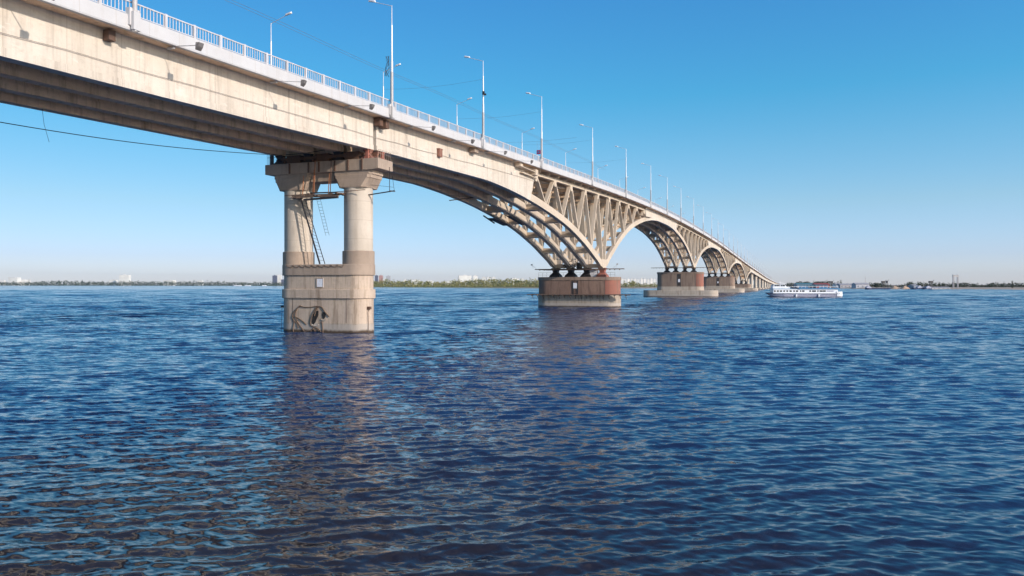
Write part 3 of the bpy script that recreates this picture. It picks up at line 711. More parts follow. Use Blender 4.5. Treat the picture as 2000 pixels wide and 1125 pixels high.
# ------------------------------------------------------------------ fittings on the girder
def boxthing(name, mat, b, label, cat, bev=.02, group=None):
    return tag(MB().box(*b).build(name, mat, bevel=bev), label, cat, group)
rbx = tag(MB().box(15.3, 16.15, -6.75, -6.38, 22.15, 23.15).box(15.2, 16.25, -6.8, -6.34, 23.13, 23.22).build('rusty_box', M['rustbox'], bevel=.02), 'rust-red metal box fixed to the sunlit girder wall', 'box')
boxthing('drain_box', M['rusty'], (-36.0, -35.45, -6.95, -6.4, ZB(-35)-.75, ZB(-35)-.02), 'brown drain box under the railing edge at the upper left', 'box')
tag(MB().box(-.6, .1, -7.2, -6.4, ZB(0)-.9, ZB(0)).box(.35, 1.1, -7.4, -6.5, ZB(.7)-1.05, ZB(.7)-.1).build('drain_box', M['rusty'], bevel=.02), 'pair of dark brown drain boxes above the girder joint', 'box')
boxthing('drain_box', M['cap'], (25.4, 26.8, -7.35, -6.4, ZB(26)-.62, ZB(26)), 'small concrete drain box under the second lamp past the two-column pier', 'box')
ht = MB().box(44.0, 52.2, -7.5, -6.4, 25.0, 25.12).box(44.0, 45.2, -7.5, -6.4, 25.12, 25.7).box(51.5, 52.9, -7.55, -6.4, 24.55, 25.55).box(46.5, 54, -6.95, -6.4, 24.25, 24.45)
tag(ht.build('access_hatch', M['arch'], bevel=.02), 'boxy concrete access hatch hung under the edge beside the first lattice bay', 'hatch')

pts = []
for k in range(0, 61):
    t = -60+k*1.9; pts.append((t, -6.42, ZB(t)-2.05-.14*abs(math.sin(k*.55))*(.5+.5*math.sin(k*.21))))
tag(MB().tube(pts, .024, 5).build('wall_cable', M['wallcable']), 'thin cable sagging along the sunlit girder wall', 'cable')

# overhead trolley wires above the roadway and the sign hung from their span wire
for k, (y, dz) in enumerate(((1.2, 0), (1.9, .05))):
    pts = [(-60+6*i, y, ZB(-60+6*i)+9.7+dz+.10*math.sin(i*.9)) for i in range(0, 34)]
    tag(MB().tube(pts, .019, 4).build('overhead_wire', M['wire']), ('lower' if k == 0 else 'upper')+' of the two dark overhead wires running above the roadway', 'wire', 'overhead wires above the roadway')
for k in (2, 3, 4, 5):
    t = LT[k]; z = ZB(t)
    tag(MB().tube([(t, -8.1+16.2*i/10, z+9.9-.35*math.sin(math.pi*i/10)) for i in range(11)], .012, 4).build('span_wire', M['wire']), 'thin span wire between the %s pair of lamp poles past the two-column pier' % ORD[k-1], 'wire', 'span wires between lamp poles')
sg_ = empty('hanging_sign', (75.3, 0, 32.8), label='small dark red square sign hanging above the roadway between lamps', cat='sign')
MB().box(-.06, .06, -.42, .42, -.42, .42).build('panel', M['redsign'], sg_, bevel=.03)
MB().box(-.075, .075, -.2, .2, -.2, .2).build('symbol', M['blue'], sg_)
MB().tube([(0, -.3, .4), (0, -.3, 2.2)], .015, 4).tube([(0, .3, .4), (0, .3, 2.2)], .015, 4).build('hanger', M['wire'], sg_)
t = 75.3
tag(MB().tube([(t, -8.1+16.2*i/10, 35.0+.25*abs(i-5)/5) for i in range(11)], .015, 4).build('span_wire', M['wire']), 'thin span wire from which the small dark red sign hangs', 'wire')

# ------------------------------------------------------------------ scaffolding on the two-column pier
sc = empty('hanging_scaffold', (0, 0, 0), label='dark hanging work platform slung between the two columns by orange hangers', cat='scaffold')
pl = MB()
for k in range(14):
    y = -3.3+k*.5; x = -1.9-.25*math.sin(k*1.3); z = 15.5+.18*math.sin(k*.9)-.1*(k % 3)
    pl.bar((x-.5, y, z), (x+.6, y+random.uniform(-.5, .5), z+random.uniform(-.1, .1)), .34, .12)
pl.bar((-2.1, -3.2, 15.45), (-2.1, 3.4, 15.55), .18); pl.bar((-2.5, -3.0, 15.25), (-2.4, 3.2, 15.30), .16); pl.bar((-1.9, -6.1, 15.85), (-1.9, 4.6, 15.62), .07)
pl.build('deck_planks', M['wood'], sc)
MB().bar((-2.4, -2.9, 15.1), (-2.3, 1.6, 15.0), .3, .2).bar((-1.9, -2.5, 15.72), (-1.9, 1.0, 15.78), .25, .12).build('tarpaulin', M['dark'], sc)
for k, (y, z1) in enumerate(((2.1, 17.8), (.7, 18.4), (.55, 19.4), (-1.6, 19.3), (-1.35, 17.9))):
    MB().bar((-1.95, y, 15.4), (-1.9-.0, y-.12, z1), .07).build('hanger', M['orange'] if k != 3 else M['rusty'], sc)
ld_ = empty('ladder', (0, 0, 0), label='long dark leaning ladder between the two columns of the near pier', cat='ladder')
MB().bar((-2.0, 2.35, 15.4), (-1.7, -.05, 7.75), .14).bar((-1.6, 1.9, 14.9), (-1.3, -.75+.3, 7.75), .07).build('stringer', M['dark'], ld_)
rg = MB()
for k in range(18):
    f = k/18; a = Vector((-2.0, 2.35, 15.4)).lerp(Vector((-1.7, -.05, 7.75)), f); b = Vector((-1.6, 1.9, 14.9)).lerp(Vector((-1.3, -.45, 7.75)), f); rg.bar(a, b, .035)
rg.build('rung', M['dark'], ld_)
l2 = empty('wire_ladder', label='thin wire ladder hanging beside the dark leaning ladder', cat='ladder')
MB().tube([(-1.0, .9, 15.3), (-.9, -.3, 11.0)], .02, 4).tube([(-1.0, .4, 15.3), (-.9, -.75, 11.0)], .02, 4).build('side_rope', M['rubber'], l2)
rg = MB()
for k in range(12): f = k/12; rg.tube([(-1+.1*f, .9-1.2*f, 15.3-4.3*f), (-1+.1*f, .4-1.15*f, 15.3-4.3*f)], .015, 4)
rg.build('rung', M['rubber'], l2)
tag(MB().bar((-.4, -5.5, 15.45), (-.6, -9.0, 15.75), .16, .1).bar((-.6, -8.4, 15.7), (-.6, -8.4, 18.4), .05).bar((-.6, -9.0, 15.7), (-.6, -8.75, 17.4), .03).bar((-.3, -5.7, 16.6), (-.6, -8.9, 16.15), .03).bar((-.9, -8.6, 15.72), (-.3, -8.9, 15.74), .12).build('side_bracket', M['dark']), 'thin dark work bracket sticking out right of the near column head', 'bracket')
# fence of thin rods and red jacks on the cap
q = empty('guard_rail', label='thin rod guard rail on the right end of the pier cap', cat='railing')
g_ = MB()
for k in range(7): g_.tube([(-1.4+.45*k, -7.45, 19.35), (-1.4+.45*k, -7.45, 20.3)], .02, 4)
g_.tube([(-1.4, -7.45, 20.3), (1.4, -7.45, 20.3)], .02, 4).tube([(-1.4, -7.45, 19.9), (1.4, -7.45, 19.9)], .02, 4)
g_.build('rod', M['cap'], q)
q2 = empty('guard_rail', label='dark rod guard rail on the left end of the pier cap', cat='railing')
g_ = MB()
for k in range(10): g_.tube([(-1.4, 7.4-.16*k, 19.35), (-1.4, 7.4-.16*k, 20.75)], .02, 4)
g_.box(-1.5, -1.3, 6.55, 6.95, 19.35, 20.7)
g_.tube([(-1.4, 7.4, 20.2), (-1.4, 5.9, 20.2)], .02, 4)
g_.build('rod', M['dark'], q2)
for k, (x, y) in enumerate(((-1.3, -6.0), (.9, -6.6))):
    tag(MB().box(x-.28, x+.28, y-.25, y+.25, 19.36, 19.62).box(x-.16, x+.16, y-.16, y+.16, 19.62, 20.2).box(x-.24, x+.24, y-.22, y+.22, 20.2, 20.36).build('steel_jack', M['red']), 'red steel jack on the pier cap, %s of two' % ('left' if k == 0 else 'right'), 'jack', 'red jacks on the pier cap')
# sloping cable that comes in from the left bank, and its thin dropper
A_ = Vector((-60, 4.0, 16.95)); B_ = Vector((-1.75, 5.45, 20.36)); C_ = Vector((-1.75, -.95, 20.60))
pts = [A_.lerp(B_, k/30)-Vector((0, 0, 1.15*math.sin(math.pi*(k/30)**1.2)*.9)) for k in range(31)]+[C_.lerp(B_, 1-k/8)-Vector((.0, 0, .12*math.sin(math.pi*k/8))) for k in range(1, 9)]
tag(MB().tube(pts, .035, 6).build('hanging_cable', M['rubber']), 'dark cable sagging under the bridge towards the near pier cap', 'cable')
tag(MB().tube([(-31.2, 5.6, 19.5), (-31.1, 5.5, 18.2), (-30.9, 5.2, 16.8)], .018, 4).build('dropper_wire', M['rubber']), 'short thin wire hanging from the girder onto the sagging cable', 'wire')

# signs and broken cavities on the near pier's block
def plate(name, x, y0, y1, z0, z1, mat, label, cat, frame=None):
    e = empty(name, (x, (y0+y1)/2, z0), label=label, cat=cat); hy = abs(y1-y0)/2
    MB().box(-.05, 0, -hy, hy, 0, z1-z0).build('panel', mat, e)
    if frame: MB().box(-.07, -.051, -hy, hy, z1-z0-.08, z1-z0).box(-.07, -.051, -hy, hy, 0, .08).box(-.07, -.051, -hy, -hy+.06, .08, z1-z0-.08).box(-.07, -.051, hy-.06, hy, .08, z1-z0-.08).build('frame', frame, e)
    return e
plate('notice_board', -1.74, -.55, .34, 5.08, 6.15, M['signwhite'], 'faded white notice board on the front of the two-column pier', 'sign', M['cap'])
cav = MB()
for (y, z, ry, rz, rot) in ((.55, 1.70, .34, .82, .38), (-.62, 1.95, .22, .38, 0)):
    ring = []
    for k in range(18):
        a = 2*math.pi*k/18; r = 1+.1*math.sin(3*a+y)+.06*math.sin(7*a)
        yy = ry*r*math.cos(a); zz = rz*r*math.sin(a); ring.append((y+yy*math.cos(rot)-zz*math.sin(rot)*-1*-1, z+yy*math.sin(rot)*.3+zz))
    cav.sweep([[(-1.72, a, b) for a, b in ring], [(-1.80, a, b) for a, b in ring]])
cav.build('broken_hole', M['hole'], pA)
lp = MB()
for (y, z, ry, rz) in ((.5, 1.0, .42, .16), (-.62, 1.62, .34, .14)):
    lp.tube([(-1.81, y+ry*math.cos(a), z+rz*math.sin(a)-.1) for a in [math.pi*1.0+math.pi*k/8 for k in range(9)]], .07, 6)
lp.build('spalled_rim', M['footing'], pA)
cabs = [[(2.6, 2.9), (3.3, 2.3), (3.6, 1.7), (3.35, 1.1), (3.5, .3), (3.4, -.3)], [(2.6, 2.95), (1.9, 2.78), (1.1, 2.8), (.3, 2.9), (-.3, 2.85), (-.8, 2.3), (-1.35, 1.75)],
        [(3.55, 1.75), (2.9, 1.55), (2.2, 1.2), (1.7, .8)], [(2.9, 2.7), (3.2, 1.9), (2.9, 1.1), (2.3, .4), (1.9, .02), (1.0, .2), (.6, .5), (0, .3), (-.3, 0)],
        [(.3, 2.8), (.75, 2.2), (1.1, 1.3), (1.15, .9), (.7, .55), (.2, .45)], [(3.4, 1.2), (3.0, .95), (2.8, .4)], [(-.4, 1.2), (-.5, .5), (-.55, -.2)], [(.1, 2.8), (.4, 2.4), (.6, 1.8)], [(1.1, .1), (.8, .35), (.5, .1), (.3, .4), (.0, .1)]]
cc = MB()
for c_ in cabs:
    fy = interp([(k, p[0]) for k, p in enumerate(c_)]); fz = interp([(k, p[1]) for k, p in enumerate(c_)])
    cc.tube([(-1.83, fy(u/4), fz(u/4)+.05) for u in range(4*(len(c_)-1)+1)], .055, 6)
tag(cc.build('cable_tangle', M['cableline']), 'tangle of brown cables hanging over the broken holes at the foot of the near pier', 'cable')
tag(MB().tube([(-.5, -5.8, 2.8), (-.7, -5.72, 2.3), (-.65, -5.74, 1.2), (-.7, -5.74, .2)], .03, 5).box(-.75, -.35, -5.95, -5.6, 2.65, 2.95).build('mooring_ring', M['rusty']), 'rusty mooring fitting with a hanging line on the right end of the near pier', 'mooring ring')
tag(MB().box(-.4, .1, 5.6, 6.3, 2.7, 2.95).tube([(-.3, 6.2, 2.7), (-.3, 6.25, 0)], .025, 5).build('mooring_ring', M['dark']), 'dark mooring fitting sticking out of the shaded left end of the near pier', 'mooring ring')
ed = MB()
for k in range(9):
    y = -3.4+k*.85; ed.tube([(-1.96, y, 7.62), (-1.98, y+.2, 7.35), (-1.96, y+.7, 7.45), (-1.96, y+.85, 7.62)], .035, 5)
tag(ed.build('edge_cable', M['cableline']), 'cable looped along the top edge of the near pier block', 'cable')

# ------------------------------------------------------------------ work platforms on the arch piers
def platform(t, ya, yb, z, x, wid, label, pi):
    e = empty('work_platform', (t, 0, z), label=label, cat='work platform', group='plank platforms on the arch piers')
    m = MB()
    for k in range(3): MB().box(x+k*wid/3+.02, x+(k+1)*wid/3-.02, ya+.4*k*(1 if pi else .5), yb-.5*k, -.08+.02*k, .10+.02*k).build('plank', M['wood'], e)
    for k in range(18):
        y = ya+1.2+(yb-ya-2.4)*k/17; s = MB().box(x, -2.96 if t < 200 else x+wid, y-.06, y+.06, -.26, -.09)
        if z < 4: s.bar((x+.15, y, -.15), (-2.98, y, -1.0), .09)
        s.build('bearer', M['rusty'], e)
    return e
platform(106, -13.6, 12.0, 3.0, -4.3, 1.2, 'lower dark plank platform around the waist of the nearest arch pier', 0)
platform(106, -12.0, 10.2, 9.1, -3.6, 1.0, 'upper dark plank platform under the arch feet of the nearest arch pier', 0)
platform(272, -11.5, 12.5, 12.9, -3.4, .8, 'dark plank platform under the arch feet of the second arch pier', 1)
platform(438, -11, 11, 12.4, -3.2, .8, 'dark plank platform under the arch feet of the third arch pier', 1)
ub = bpy.data.objects['work_platform.001']
for k in range(8): MB().box(-4.4+k*1.0, -3.44+k*1.0, -5.2+.1*(k%3), 9.0-.12*(k%2), -.13, -.05).build('floor_board', M['wood'], ub)
hand = empty('rod_guard_rail', (106, 0, 7.25), label='thin rod guard rail around the top of the nearest arch pier', cat='railing')
g_ = MB()
for k in range(19): y = -9.6+k*1.06; g_.tube([(-2.9, y, 0), (-2.9, y, 1.05)], .022, 4)
for z in (.5, 1.05): g_.tube([(-2.9, -9.6, z), (-2.9, 9.5, z)], .02, 4)
g_.build('rod', M['dark'], hand)
for k, (t, z0, z1, zt, dy) in enumerate(((106, 4.5, 5.8, 6.3, 0), (272, 6.5, 7.9, 10.4, 0.1), (438, 6.3, 7.5, 10.2, 0.1))):
    n_ = ('nearest', 'second', 'third')[k]
    plate('number_plate', t-3.12, -.35, .55, z0, z1, M['signwhite'], 'white plate fixed over the dark ladder of the %s arch pier' % n_, 'sign')
    lad = empty('pier_ladder', (t-3.0, 0, 0), label='dark vertical ladder down the front of the %s arch pier' % n_, cat='ladder', group='ladders on the arch pier fronts')
    m = MB().box(-.09, -.0, -.62, -.40, z0-1.6 if k == 0 else z0-2.0, zt).box(-.09, 0, .50, .72, z0-1.6 if k == 0 else z0-2.0, zt)
    m.build('stringer', M['dark'], lad)
    r = MB(); z = z0-1.5
    while z < zt: r.box(-.06, -.02, -.4, .5, z, z+.05 if k == 0 else z+.18); z += .35
    r.build('rung', M['dark'], lad)
# pale cabin, chain-hung netting and rope pile on the nearest arch pier
tag(MB().box(105.2, 106.6, -4.7, -2.9, 7.26, 9.0).box(105.1, 106.7, -4.8, -2.8, 9.0, 9.08).build('site_cabin', M['signwhite'], bevel=.03), 'small pale site cabin between the right-hand bearings of the nearest arch pier', 'cabin')
ng = MB()
for i in range(40):
    y = random.uniform(-1.7, 3.4); z = 9.4+random.uniform(0, 1.9)*(1-abs(y-.8)/4); x = 102.6+random.uniform(-.5, .5)
    ng.tube([(x, y, z), (x+random.uniform(-.3, .3), y+random.uniform(-.6, .6), z+random.uniform(-.3, .5)), (x, y+random.uniform(-.8, .8), z+random.uniform(-.5, .3))], .06, 5)
ng.box(102.3, 103.2, -1.6, -.4, 9.2, 10.6)
tag(ng.build('rope_heap', M['rubber']), 'dark heap of ropes and hoses between the arch feet of the nearest arch pier', 'rope')
for k, (y, s) in enumerate(((10.9, 1), (-10.4, -1))):
    tag(MB().tube([(102.4, y-s*1.2, 9.2), (102.4, y, 10.2)], .03, 5).tube([(102.4, y, 10.2), (102.4, y-s*.4, 9.2)], .02, 4).box(102.25, 102.55, y-.15, y+.25, 10.1, 10.4).build('small_floodlight', M['lampgrey']), 'small floodlight on a stay at the %s end of the upper platform' % ('left' if s > 0 else 'right'), 'floodlight', 'small floodlights on the upper platform')

# hanging gangways and poles under the far ribs of the first arch
tag(MB().bar((62, 5.2, 18.2), (71, 5.6, 17.5), 1.2, .14).bar((60.5, 6.1, 18.6), (66, 6.1, 17.6), .2).bar((63, 2.0, 18.6), (72, 2.3, 17.6), .6, .14).build('gangway', M['dark']), 'dark hanging gangway under the far ribs of the first arch', 'gangway')
tag(MB().bar((45.5, 6.2, 20.0), (49.5, 2.2, 20.9), .16).bar((43.0, 5.6, 20.6), (49, 2.5, 20.75), .07).build('scaffold_pole', M['wood']), 'two scaffold poles poking out under the far girder near the arch crown', 'pole')
tag(MB().bar((148, -6.6, 25.6), (164, -6.7, 26.3), .55, .1).build('plank_walkway', M['wood']), 'grey plank walkway resting on the arch rib left of the first crown', 'walkway')

# ------------------------------------------------------------------ passenger ship
def ship():
    D = 327; k = D/F
    bow = far(1494.9, D+2); st = far(1643.8, D)
    d = (st-bow); rz = math.atan2(d.y, d.x); Ln = d.length
    e = empty('passenger_ship', bow, rz, label='white passenger ship with blue awning passing the far end of the bridge', cat='ship')
    # local: +x bow->stern, near side is -y
    B = 3.0
    def half(u):   # half breadth at fraction u
        return B*min(1, (max(u, 0)/.22)**.55)*(1 if u < .93 else math.sqrt(max(.0, 1-((u-.93)/.07)**2))*.75+.25)
    us = [0, .01, .03, .06, .1, .15, .22, .4, .6, .8, .9, .94, .965, .985, 1.0]
    def hull(za, zb_, f=1.0, rake=.0, u0=0, u1=1):
        secs = []
        for u in us:
            if u < u0 or u > u1: continue
            h = max(half(u)*f, .03); zt = zb_(u); zl = za(u); x = u*Ln; xr = x+rake*(1-u)**8*1
            secs.append([(xr, -h*.86, zl), (xr, h*.86, zl), (x, h, zt), (x, -h, zt)])
        return secs
    MB().sweep(hull(lambda u: -.3, lambda u: .28+.2*(1-u)**6, 1, 2.6)).build('boot_top', M['navy'], e)
    MB().sweep(hull(lambda u: .28+.2*(1-u)**6, lambda u: 1.55+.25*(1-u)**4, 1.0, 2.2)).build('hull', M['shipgrey'], e)
    MB().sweep([[(x, -y_-.06, z), (x, y_+.06, z), (x, y_+.06, z+w), (x, -y_-.06, z+w)] for x, y_, z, w in [(u*Ln, max(half(u), .03), 1.45+.25*(1-u)**4, .22 if u > .12 else .34) for u in us]]).build('rubbing_strake', M['navy'], e)
    MB().sweep([[(u*Ln, -half(u)*1.01, .5), (u*Ln, half(u)*1.01, .5), (u*Ln, half(u)*1.02, 2.45-(.9 if u > .985 else 0)), (u*Ln, -half(u)*1.02, 2.45-(.9 if u > .985 else 0))] for u in (.905, .93, .95, .97, .985, .998)]).build('stern', M['white'], e)
    MB().sweep([[(x, -h, 1.68), (x, h, 1.68), (x, h, 2.05), (x, -h, 2.05)] for x, h in ((3, 2.3), (6, 2.9), (Ln*.9, 2.95))]).build('bulwark', M['white'], e)
    def P_(a): return (a-165)/(1820-165)*Ln     # zoomed-picture column -> metres
    cabin = MB().box(P_(300), P_(1690), -2.6, 2.6, 1.7, 3.55).build('main_cabin', M['white'], e, bevel=.08)
    for a, b in ((318, 352), (380, 420), (445, 490), (520, 555), (585, 620), (655, 700), (735, 768), (792, 838), (878, 905), (925, 975), (1080, 1115), (1140, 1222), (1252, 1278), (1300, 1365), (1372, 1432), (1450, 1600)):
        MB().box(P_(a), P_(b), -2.66, -2.58, 2.35, 3.0).box(P_(a), P_(b), 2.58, 2.66, 2.35, 3.0).build('window', M['glass'] if a != 1450 else M['shipgrey'], cabin)
    MB().box(P_(850), P_(1715), -3.0, 3.0, 3.50, 3.92).box(P_(285), P_(850), -2.8, 2.8, 3.56, 3.72).build('upper_deck', M['blue'], e)
    wh = MB().sweep([[(x, -2.0, 3.67), (x, 2.0, 3.67), (x, 1.9, zz), (x, -1.9, zz)] for x, zz in ((P_(300), 4.5), (P_(330), 5.5), (P_(560), 5.5), (P_(600), 4.6), (P_(672), 4.4))]).build('wheelhouse', M['white'], e)
    for a, b in ((340, 375), (385, 415), (420, 448), (475, 505), (515, 560)):
        MB().box(P_(a), P_(b), -2.03, -1.93, 4.75, 5.3).box(P_(a), P_(b), 1.93, 2.03, 4.75, 5.3).build('window', M['glass'], wh)
    MB().box(P_(305), P_(572), -2.15, 2.15, 5.5, 5.6).build('wheelhouse_roof', M['white'], wh)
    MB().tube([(P_(485), 0, 5.5), (P_(485), 0, 7.0)], .09, 6).bar((P_(470), 0, 6.4), (P_(560), 0, 6.2), .08).bar((P_(520), 0, 5.6), (P_(620), 0, 5.9), .3, .12).build('mast', M['white'], e)
    MB().sweep([[(x, -2.6, 4.98), (x, 2.6, 4.98), (x, 0, 5.42)] for x in (P_(830), P_(1500))]).build('awning', M['teal'], e)
    MB().box(P_(860), P_(1050), -2.45, -2.35, 4.0, 4.75).box(P_(1290), P_(1480), -2.45, -2.35, 4.0, 4.6).build('side_screen', M['blue'], e)
    pp = MB()
    for a in range(840, 1500, 78): pp.bar((P_(a), -2.5, 3.78), (P_(a), -2.5, 5.0), .10).bar((P_(a), 2.4, 3.78), (P_(a), 2.4, 5.05), .05)
    pp.bar((P_(690), -2.75, 4.6), (P_(1700), -2.75, 4.6), .12).bar((P_(690), 2.75, 4.6), (P_(1700), 2.75, 4.6), .05)
    pp.build('awning_post', M['white'], e)
    MB().box(P_(1060), P_(1250), -1.3, 1.3, 3.78, 4.9).build('engine_casing', M['navy'], e)
    for k in range(5): MB().box(P_(760+k*55), P_(800+k*55), -1.9, 1.9, 3.78, 4.15).build('bench', M['wood'], e)
    MB().lathe(P_(1540), -1.6, [(3.8, .05), (3.95, .35), (4.3, .38), (4.5, .1)], 10).tube([(P_(1660), -2.2, 3.8), (P_(1665), -2.2, 4.9), (P_(1690), -2.2, 5.0), (P_(1700), -2.2, 3.9)], .12, 6).build('life_raft', M['white'], e)
    MB().tube([(P_(1575), 0, 5.1), (P_(1575), 0, 6.2)], .04, 5).build('flagstaff', M['white'], e)
    for a in (780, 1265): MB().box(P_(a), P_(a+28), -3.2, -2.95, .3, 1.4).build('fender', M['white'], e)
ship()

# ------------------------------------------------------------------ far bank: buildings
def block(x0, x1, ytop, D, mat, label, cat='building', name='apartment_block', dep=.6, wins=True, base_y=None, group=None, roofbits=True):
    p = far((x0+x1)/2, D, 0); w = (x1-x0)/F*D; h = hz(ytop, D)
    e = empty(name, p, HEAD-math.pi/2+random.uniform(-.12, .12), label=label, cat=cat, group=group)
    dp = max(w*dep, 12) if w > 12 else w*dep
    wall = MB().box(-w/2, w/2, 0, dp, 0, h).build('wall', mat, e)
    if wins and h > 8:
        pass
    if roofbits: MB().box(-w*.12, w*.12, dp*.3, dp*.6, h, h+max(1.5, h*.06)).build('roof_house', mat, e)
    MB().box(-w/2-.2, w/2+.2, -.2, dp+.2, h-.3, h+.25).build('roof_edge', M['blockgrey'], wall)
    return e
B_ = [
 (0, 8, 547.0, 4900, 'blockwhite', 'low white building at the left edge of the far bank'),
 (16, 34, 541.8, 4900, 'blockwhite', 'wide white block near the left end of the skyline'),
 (35, 54, 546.0, 4950, 'blockwhite', 'long low white block just right of the wide white one at the far left'),
 (213, 226, 546.5, 4800, 'blockwhite', 'low white block left of the tall white tower'),
 (233, 251, 536.8, 4700, 'blockwhite', 'tall white tower on the left far bank'),
 (318, 338, 547.3, 4500, 'blockwhite', 'long low white building right of the tall white tower'),
 (386, 395, 547.8, 4400, 'blockwhite', 'small white building midway between the tower and the near pier'),
 (532, 540, 538.0, 4000, 'blocknavy', 'slate-blue tower just left of the near pier'),
 (539, 549, 537.0, 4050, 'blockwhite', 'white tower just left of the near pier'),
 (549, 556, 546.0, 4000, 'blocknavy', 'low slate building touching the near pier'),
 (732, 738, 538.0, 3000, 'blocknavy', 'dark tower just right of the near pier'),
 (740, 747, 538.0, 3000, 'blockpink', 'pinkish tower just right of the near pier'),
 (754, 762, 539.0, 3100, 'blockgrey', 'pale grey tower right of the pinkish one'),
 (748, 755, 545.0, 2600, 'blockwhite', 'low white building between the pink and grey towers'),
 (788, 795, 546.0, 2500, 'blockwhite', 'small white building behind the trees right of the near pier'),
 (803, 818, 546.3, 2500, 'blockwhite', 'low white pair of buildings behind the trees right of the near pier'),
 (835, 846, 548.0, 2200, 'blockwhite', 'low pale building behind trees left of the big white blocks'),
 (870, 890, 548.5, 2100, 'blockwhite', 'pale low housing left of the big white blocks'),
 (896, 921, 538.0, 2300, 'blockwhite', 'largest white apartment block between the near pier and first arch pier'),
 (924, 933, 538.3, 2350, 'blockwhite', 'narrow white block right of the largest white one'),
 (941, 949, 541.0, 2400, 'blockwhite', 'first of three stepped white blocks left of the first arch pier'),
 (951, 958, 541.2, 2400, 'blockwhite', 'second of three stepped white blocks left of the first arch pier'),
 (960, 968, 541.5, 2400, 'blockwhite', 'third of three stepped white blocks left of the first arch pier'),
 (1000, 1014, 543.6, 2300, 'blockwhite', 'low white block close left of the first arch pier'),
 (1016, 1024, 544.6, 2300, 'blockwhite', 'low white block just left of the first arch pier'),
]
for i, (x0, x1, yt, D, m_, lb) in enumerate(B_): block(x0, x1, yt, D, M[m_], lb)
xs = [1213, 1219, 1225, 1232, 1238, 1244, 1251, 1257, 1264, 1270, 1276]
for i, x in enumerate(xs):
    block(x, x+5, 544.0+(i % 3)*.5, 2100+30*(i % 2), M['blockwhite'], 'white apartment block in the row behind the second arch pier, %s from the left' % ORD[i+1], group='white blocks behind the second arch pier')
# right bank: sheds, roofs, cranes, piles
def shed(x0, x1, yt, D, mat, roof, label, name='shed'):
    w = (x1-x0)/F*D; h = hz(yt, D); p = far((x0+x1)/2, D, 0); e = empty(name, p, HEAD-math.pi/2, label=label, cat='building')
    MB().box(-w/2, w/2, 0, 14, 0, h*.72).build('wall', mat, e)
    MB().sweep([[(x, -.6, h*.72), (x, 14.6, h*.72), (x, 7, h)] for x in (-w/2-.4, w/2+.4)]).build('roof', roof, e)
    n_ = max(2, min(8, int(w/5)))
    for j in range(n_): x = -w/2+w*(j+.5)/n_; MB().box(x-.7, x+.7, -.12, 0.05, h*.25, h*.5).build('window', M['win'], e)
shed(1556, 1592, 552.5, 1330, M['blockgrey'], M['teal'], 'long shed with teal roof right behind the ship')
shed(1592, 1620, 552.8, 1290, M['redroof'], M['redroof'], 'red-roofed shed behind the stern of the ship')
shed(1633, 1641, 553, 1250, M['blockwhite'], M['shed'], 'small white house on the bank just past the ship')
shed(1641, 1670, 553.6, 1150, M['shed'], M['shed'], 'grey warehouse on the bank right of the ship')
shed(1672, 1698, 552.2, 1050, M['blockgrey'], M['shed'], 'long pale warehouse further right on the bank')
shed(1785, 1794, 555.5, 880, M['blockgrey'], M['shed'], 'pale hut near the moored boats')
shed(1812, 1856, 560.0, 885, M['blockgrey'], M['shed'], 'long low grey shed on the beach left of the lattice tower')
def tower(px0, px1, yt, D, label, gate=True):
    p = far((px0+px1)/2, D, 0); w = (px1-px0)/F*D; h = hz(yt, D); e = empty('lattice_tower', p, HEAD-math.pi/2, label=label, cat='tower')
    for s in (-1, 1):
        x = s*(w/2-.6); m = MB()
        for a in (-.6, .6):
            for b in (-.6, .6): m.bar((x+a, b, 0), (x+a, b, h*.95), .28)
        k = 0
        while k*2 < h*.9: m.bar((x-.6, -.6, k*2), (x+.6, -.6, k*2+2), .2); m.bar((x+.6, .6, k*2), (x-.6, .6, k*2+2), .2); k += 1
        m.build('mast', M['shed'], e)
    MB().box(-w/2, w/2, -.9, .9, h*.86, h*.93).box(-w/2, -w/2+1.6, -1, 1, h*.93, h).box(w/2-1.6, w/2, -1, 1, h*.93, h).box(-.7, .9, -.9, .9, h*.93, h*.98).build('crosshead', M['lampgrey'], e)
tower(1861, 1871.5, 536.5, 900, 'tall twin-legged lattice tower on the right-hand bank')
def crane(px, yt, D, wpx, label):
    p = far(px, D, 0); h = hz(yt, D); w = wpx/F*D; e = empty('harbour_crane', p, HEAD-math.pi/2, label=label, cat='crane', group='harbour cranes on the right bank')
    m = MB()
    for a in (-1, 1):
        for b in (-1, 1): m.bar((a*1.8, b*1.8, 0), (a*.8, b*.8, h*.75), .35)
    m.build('leg', M['dark'], e)
    MB().box(-w/2, w/2, -1.4, 1.4, h*.75, h*.98).build('cab', M['dark'], e)
    MB().bar((w/2-.5, 0, h*.9), (w/2+2, 0, h*1.1), .35).build('jib', M['dark'], e)
crane(1623, 549, 1100, 6, 'small dark crane above the stern of the ship'); crane(1725, 548.6, 920, 6, 'dark crane left of the sand heaps'); crane(1732, 548, 930, 2.4, 'slim dark hoist tower beside the crane at the sand heaps'); crane(1818, 548.4, 890, 7, 'dark crane cabin on legs left of the lattice tower')
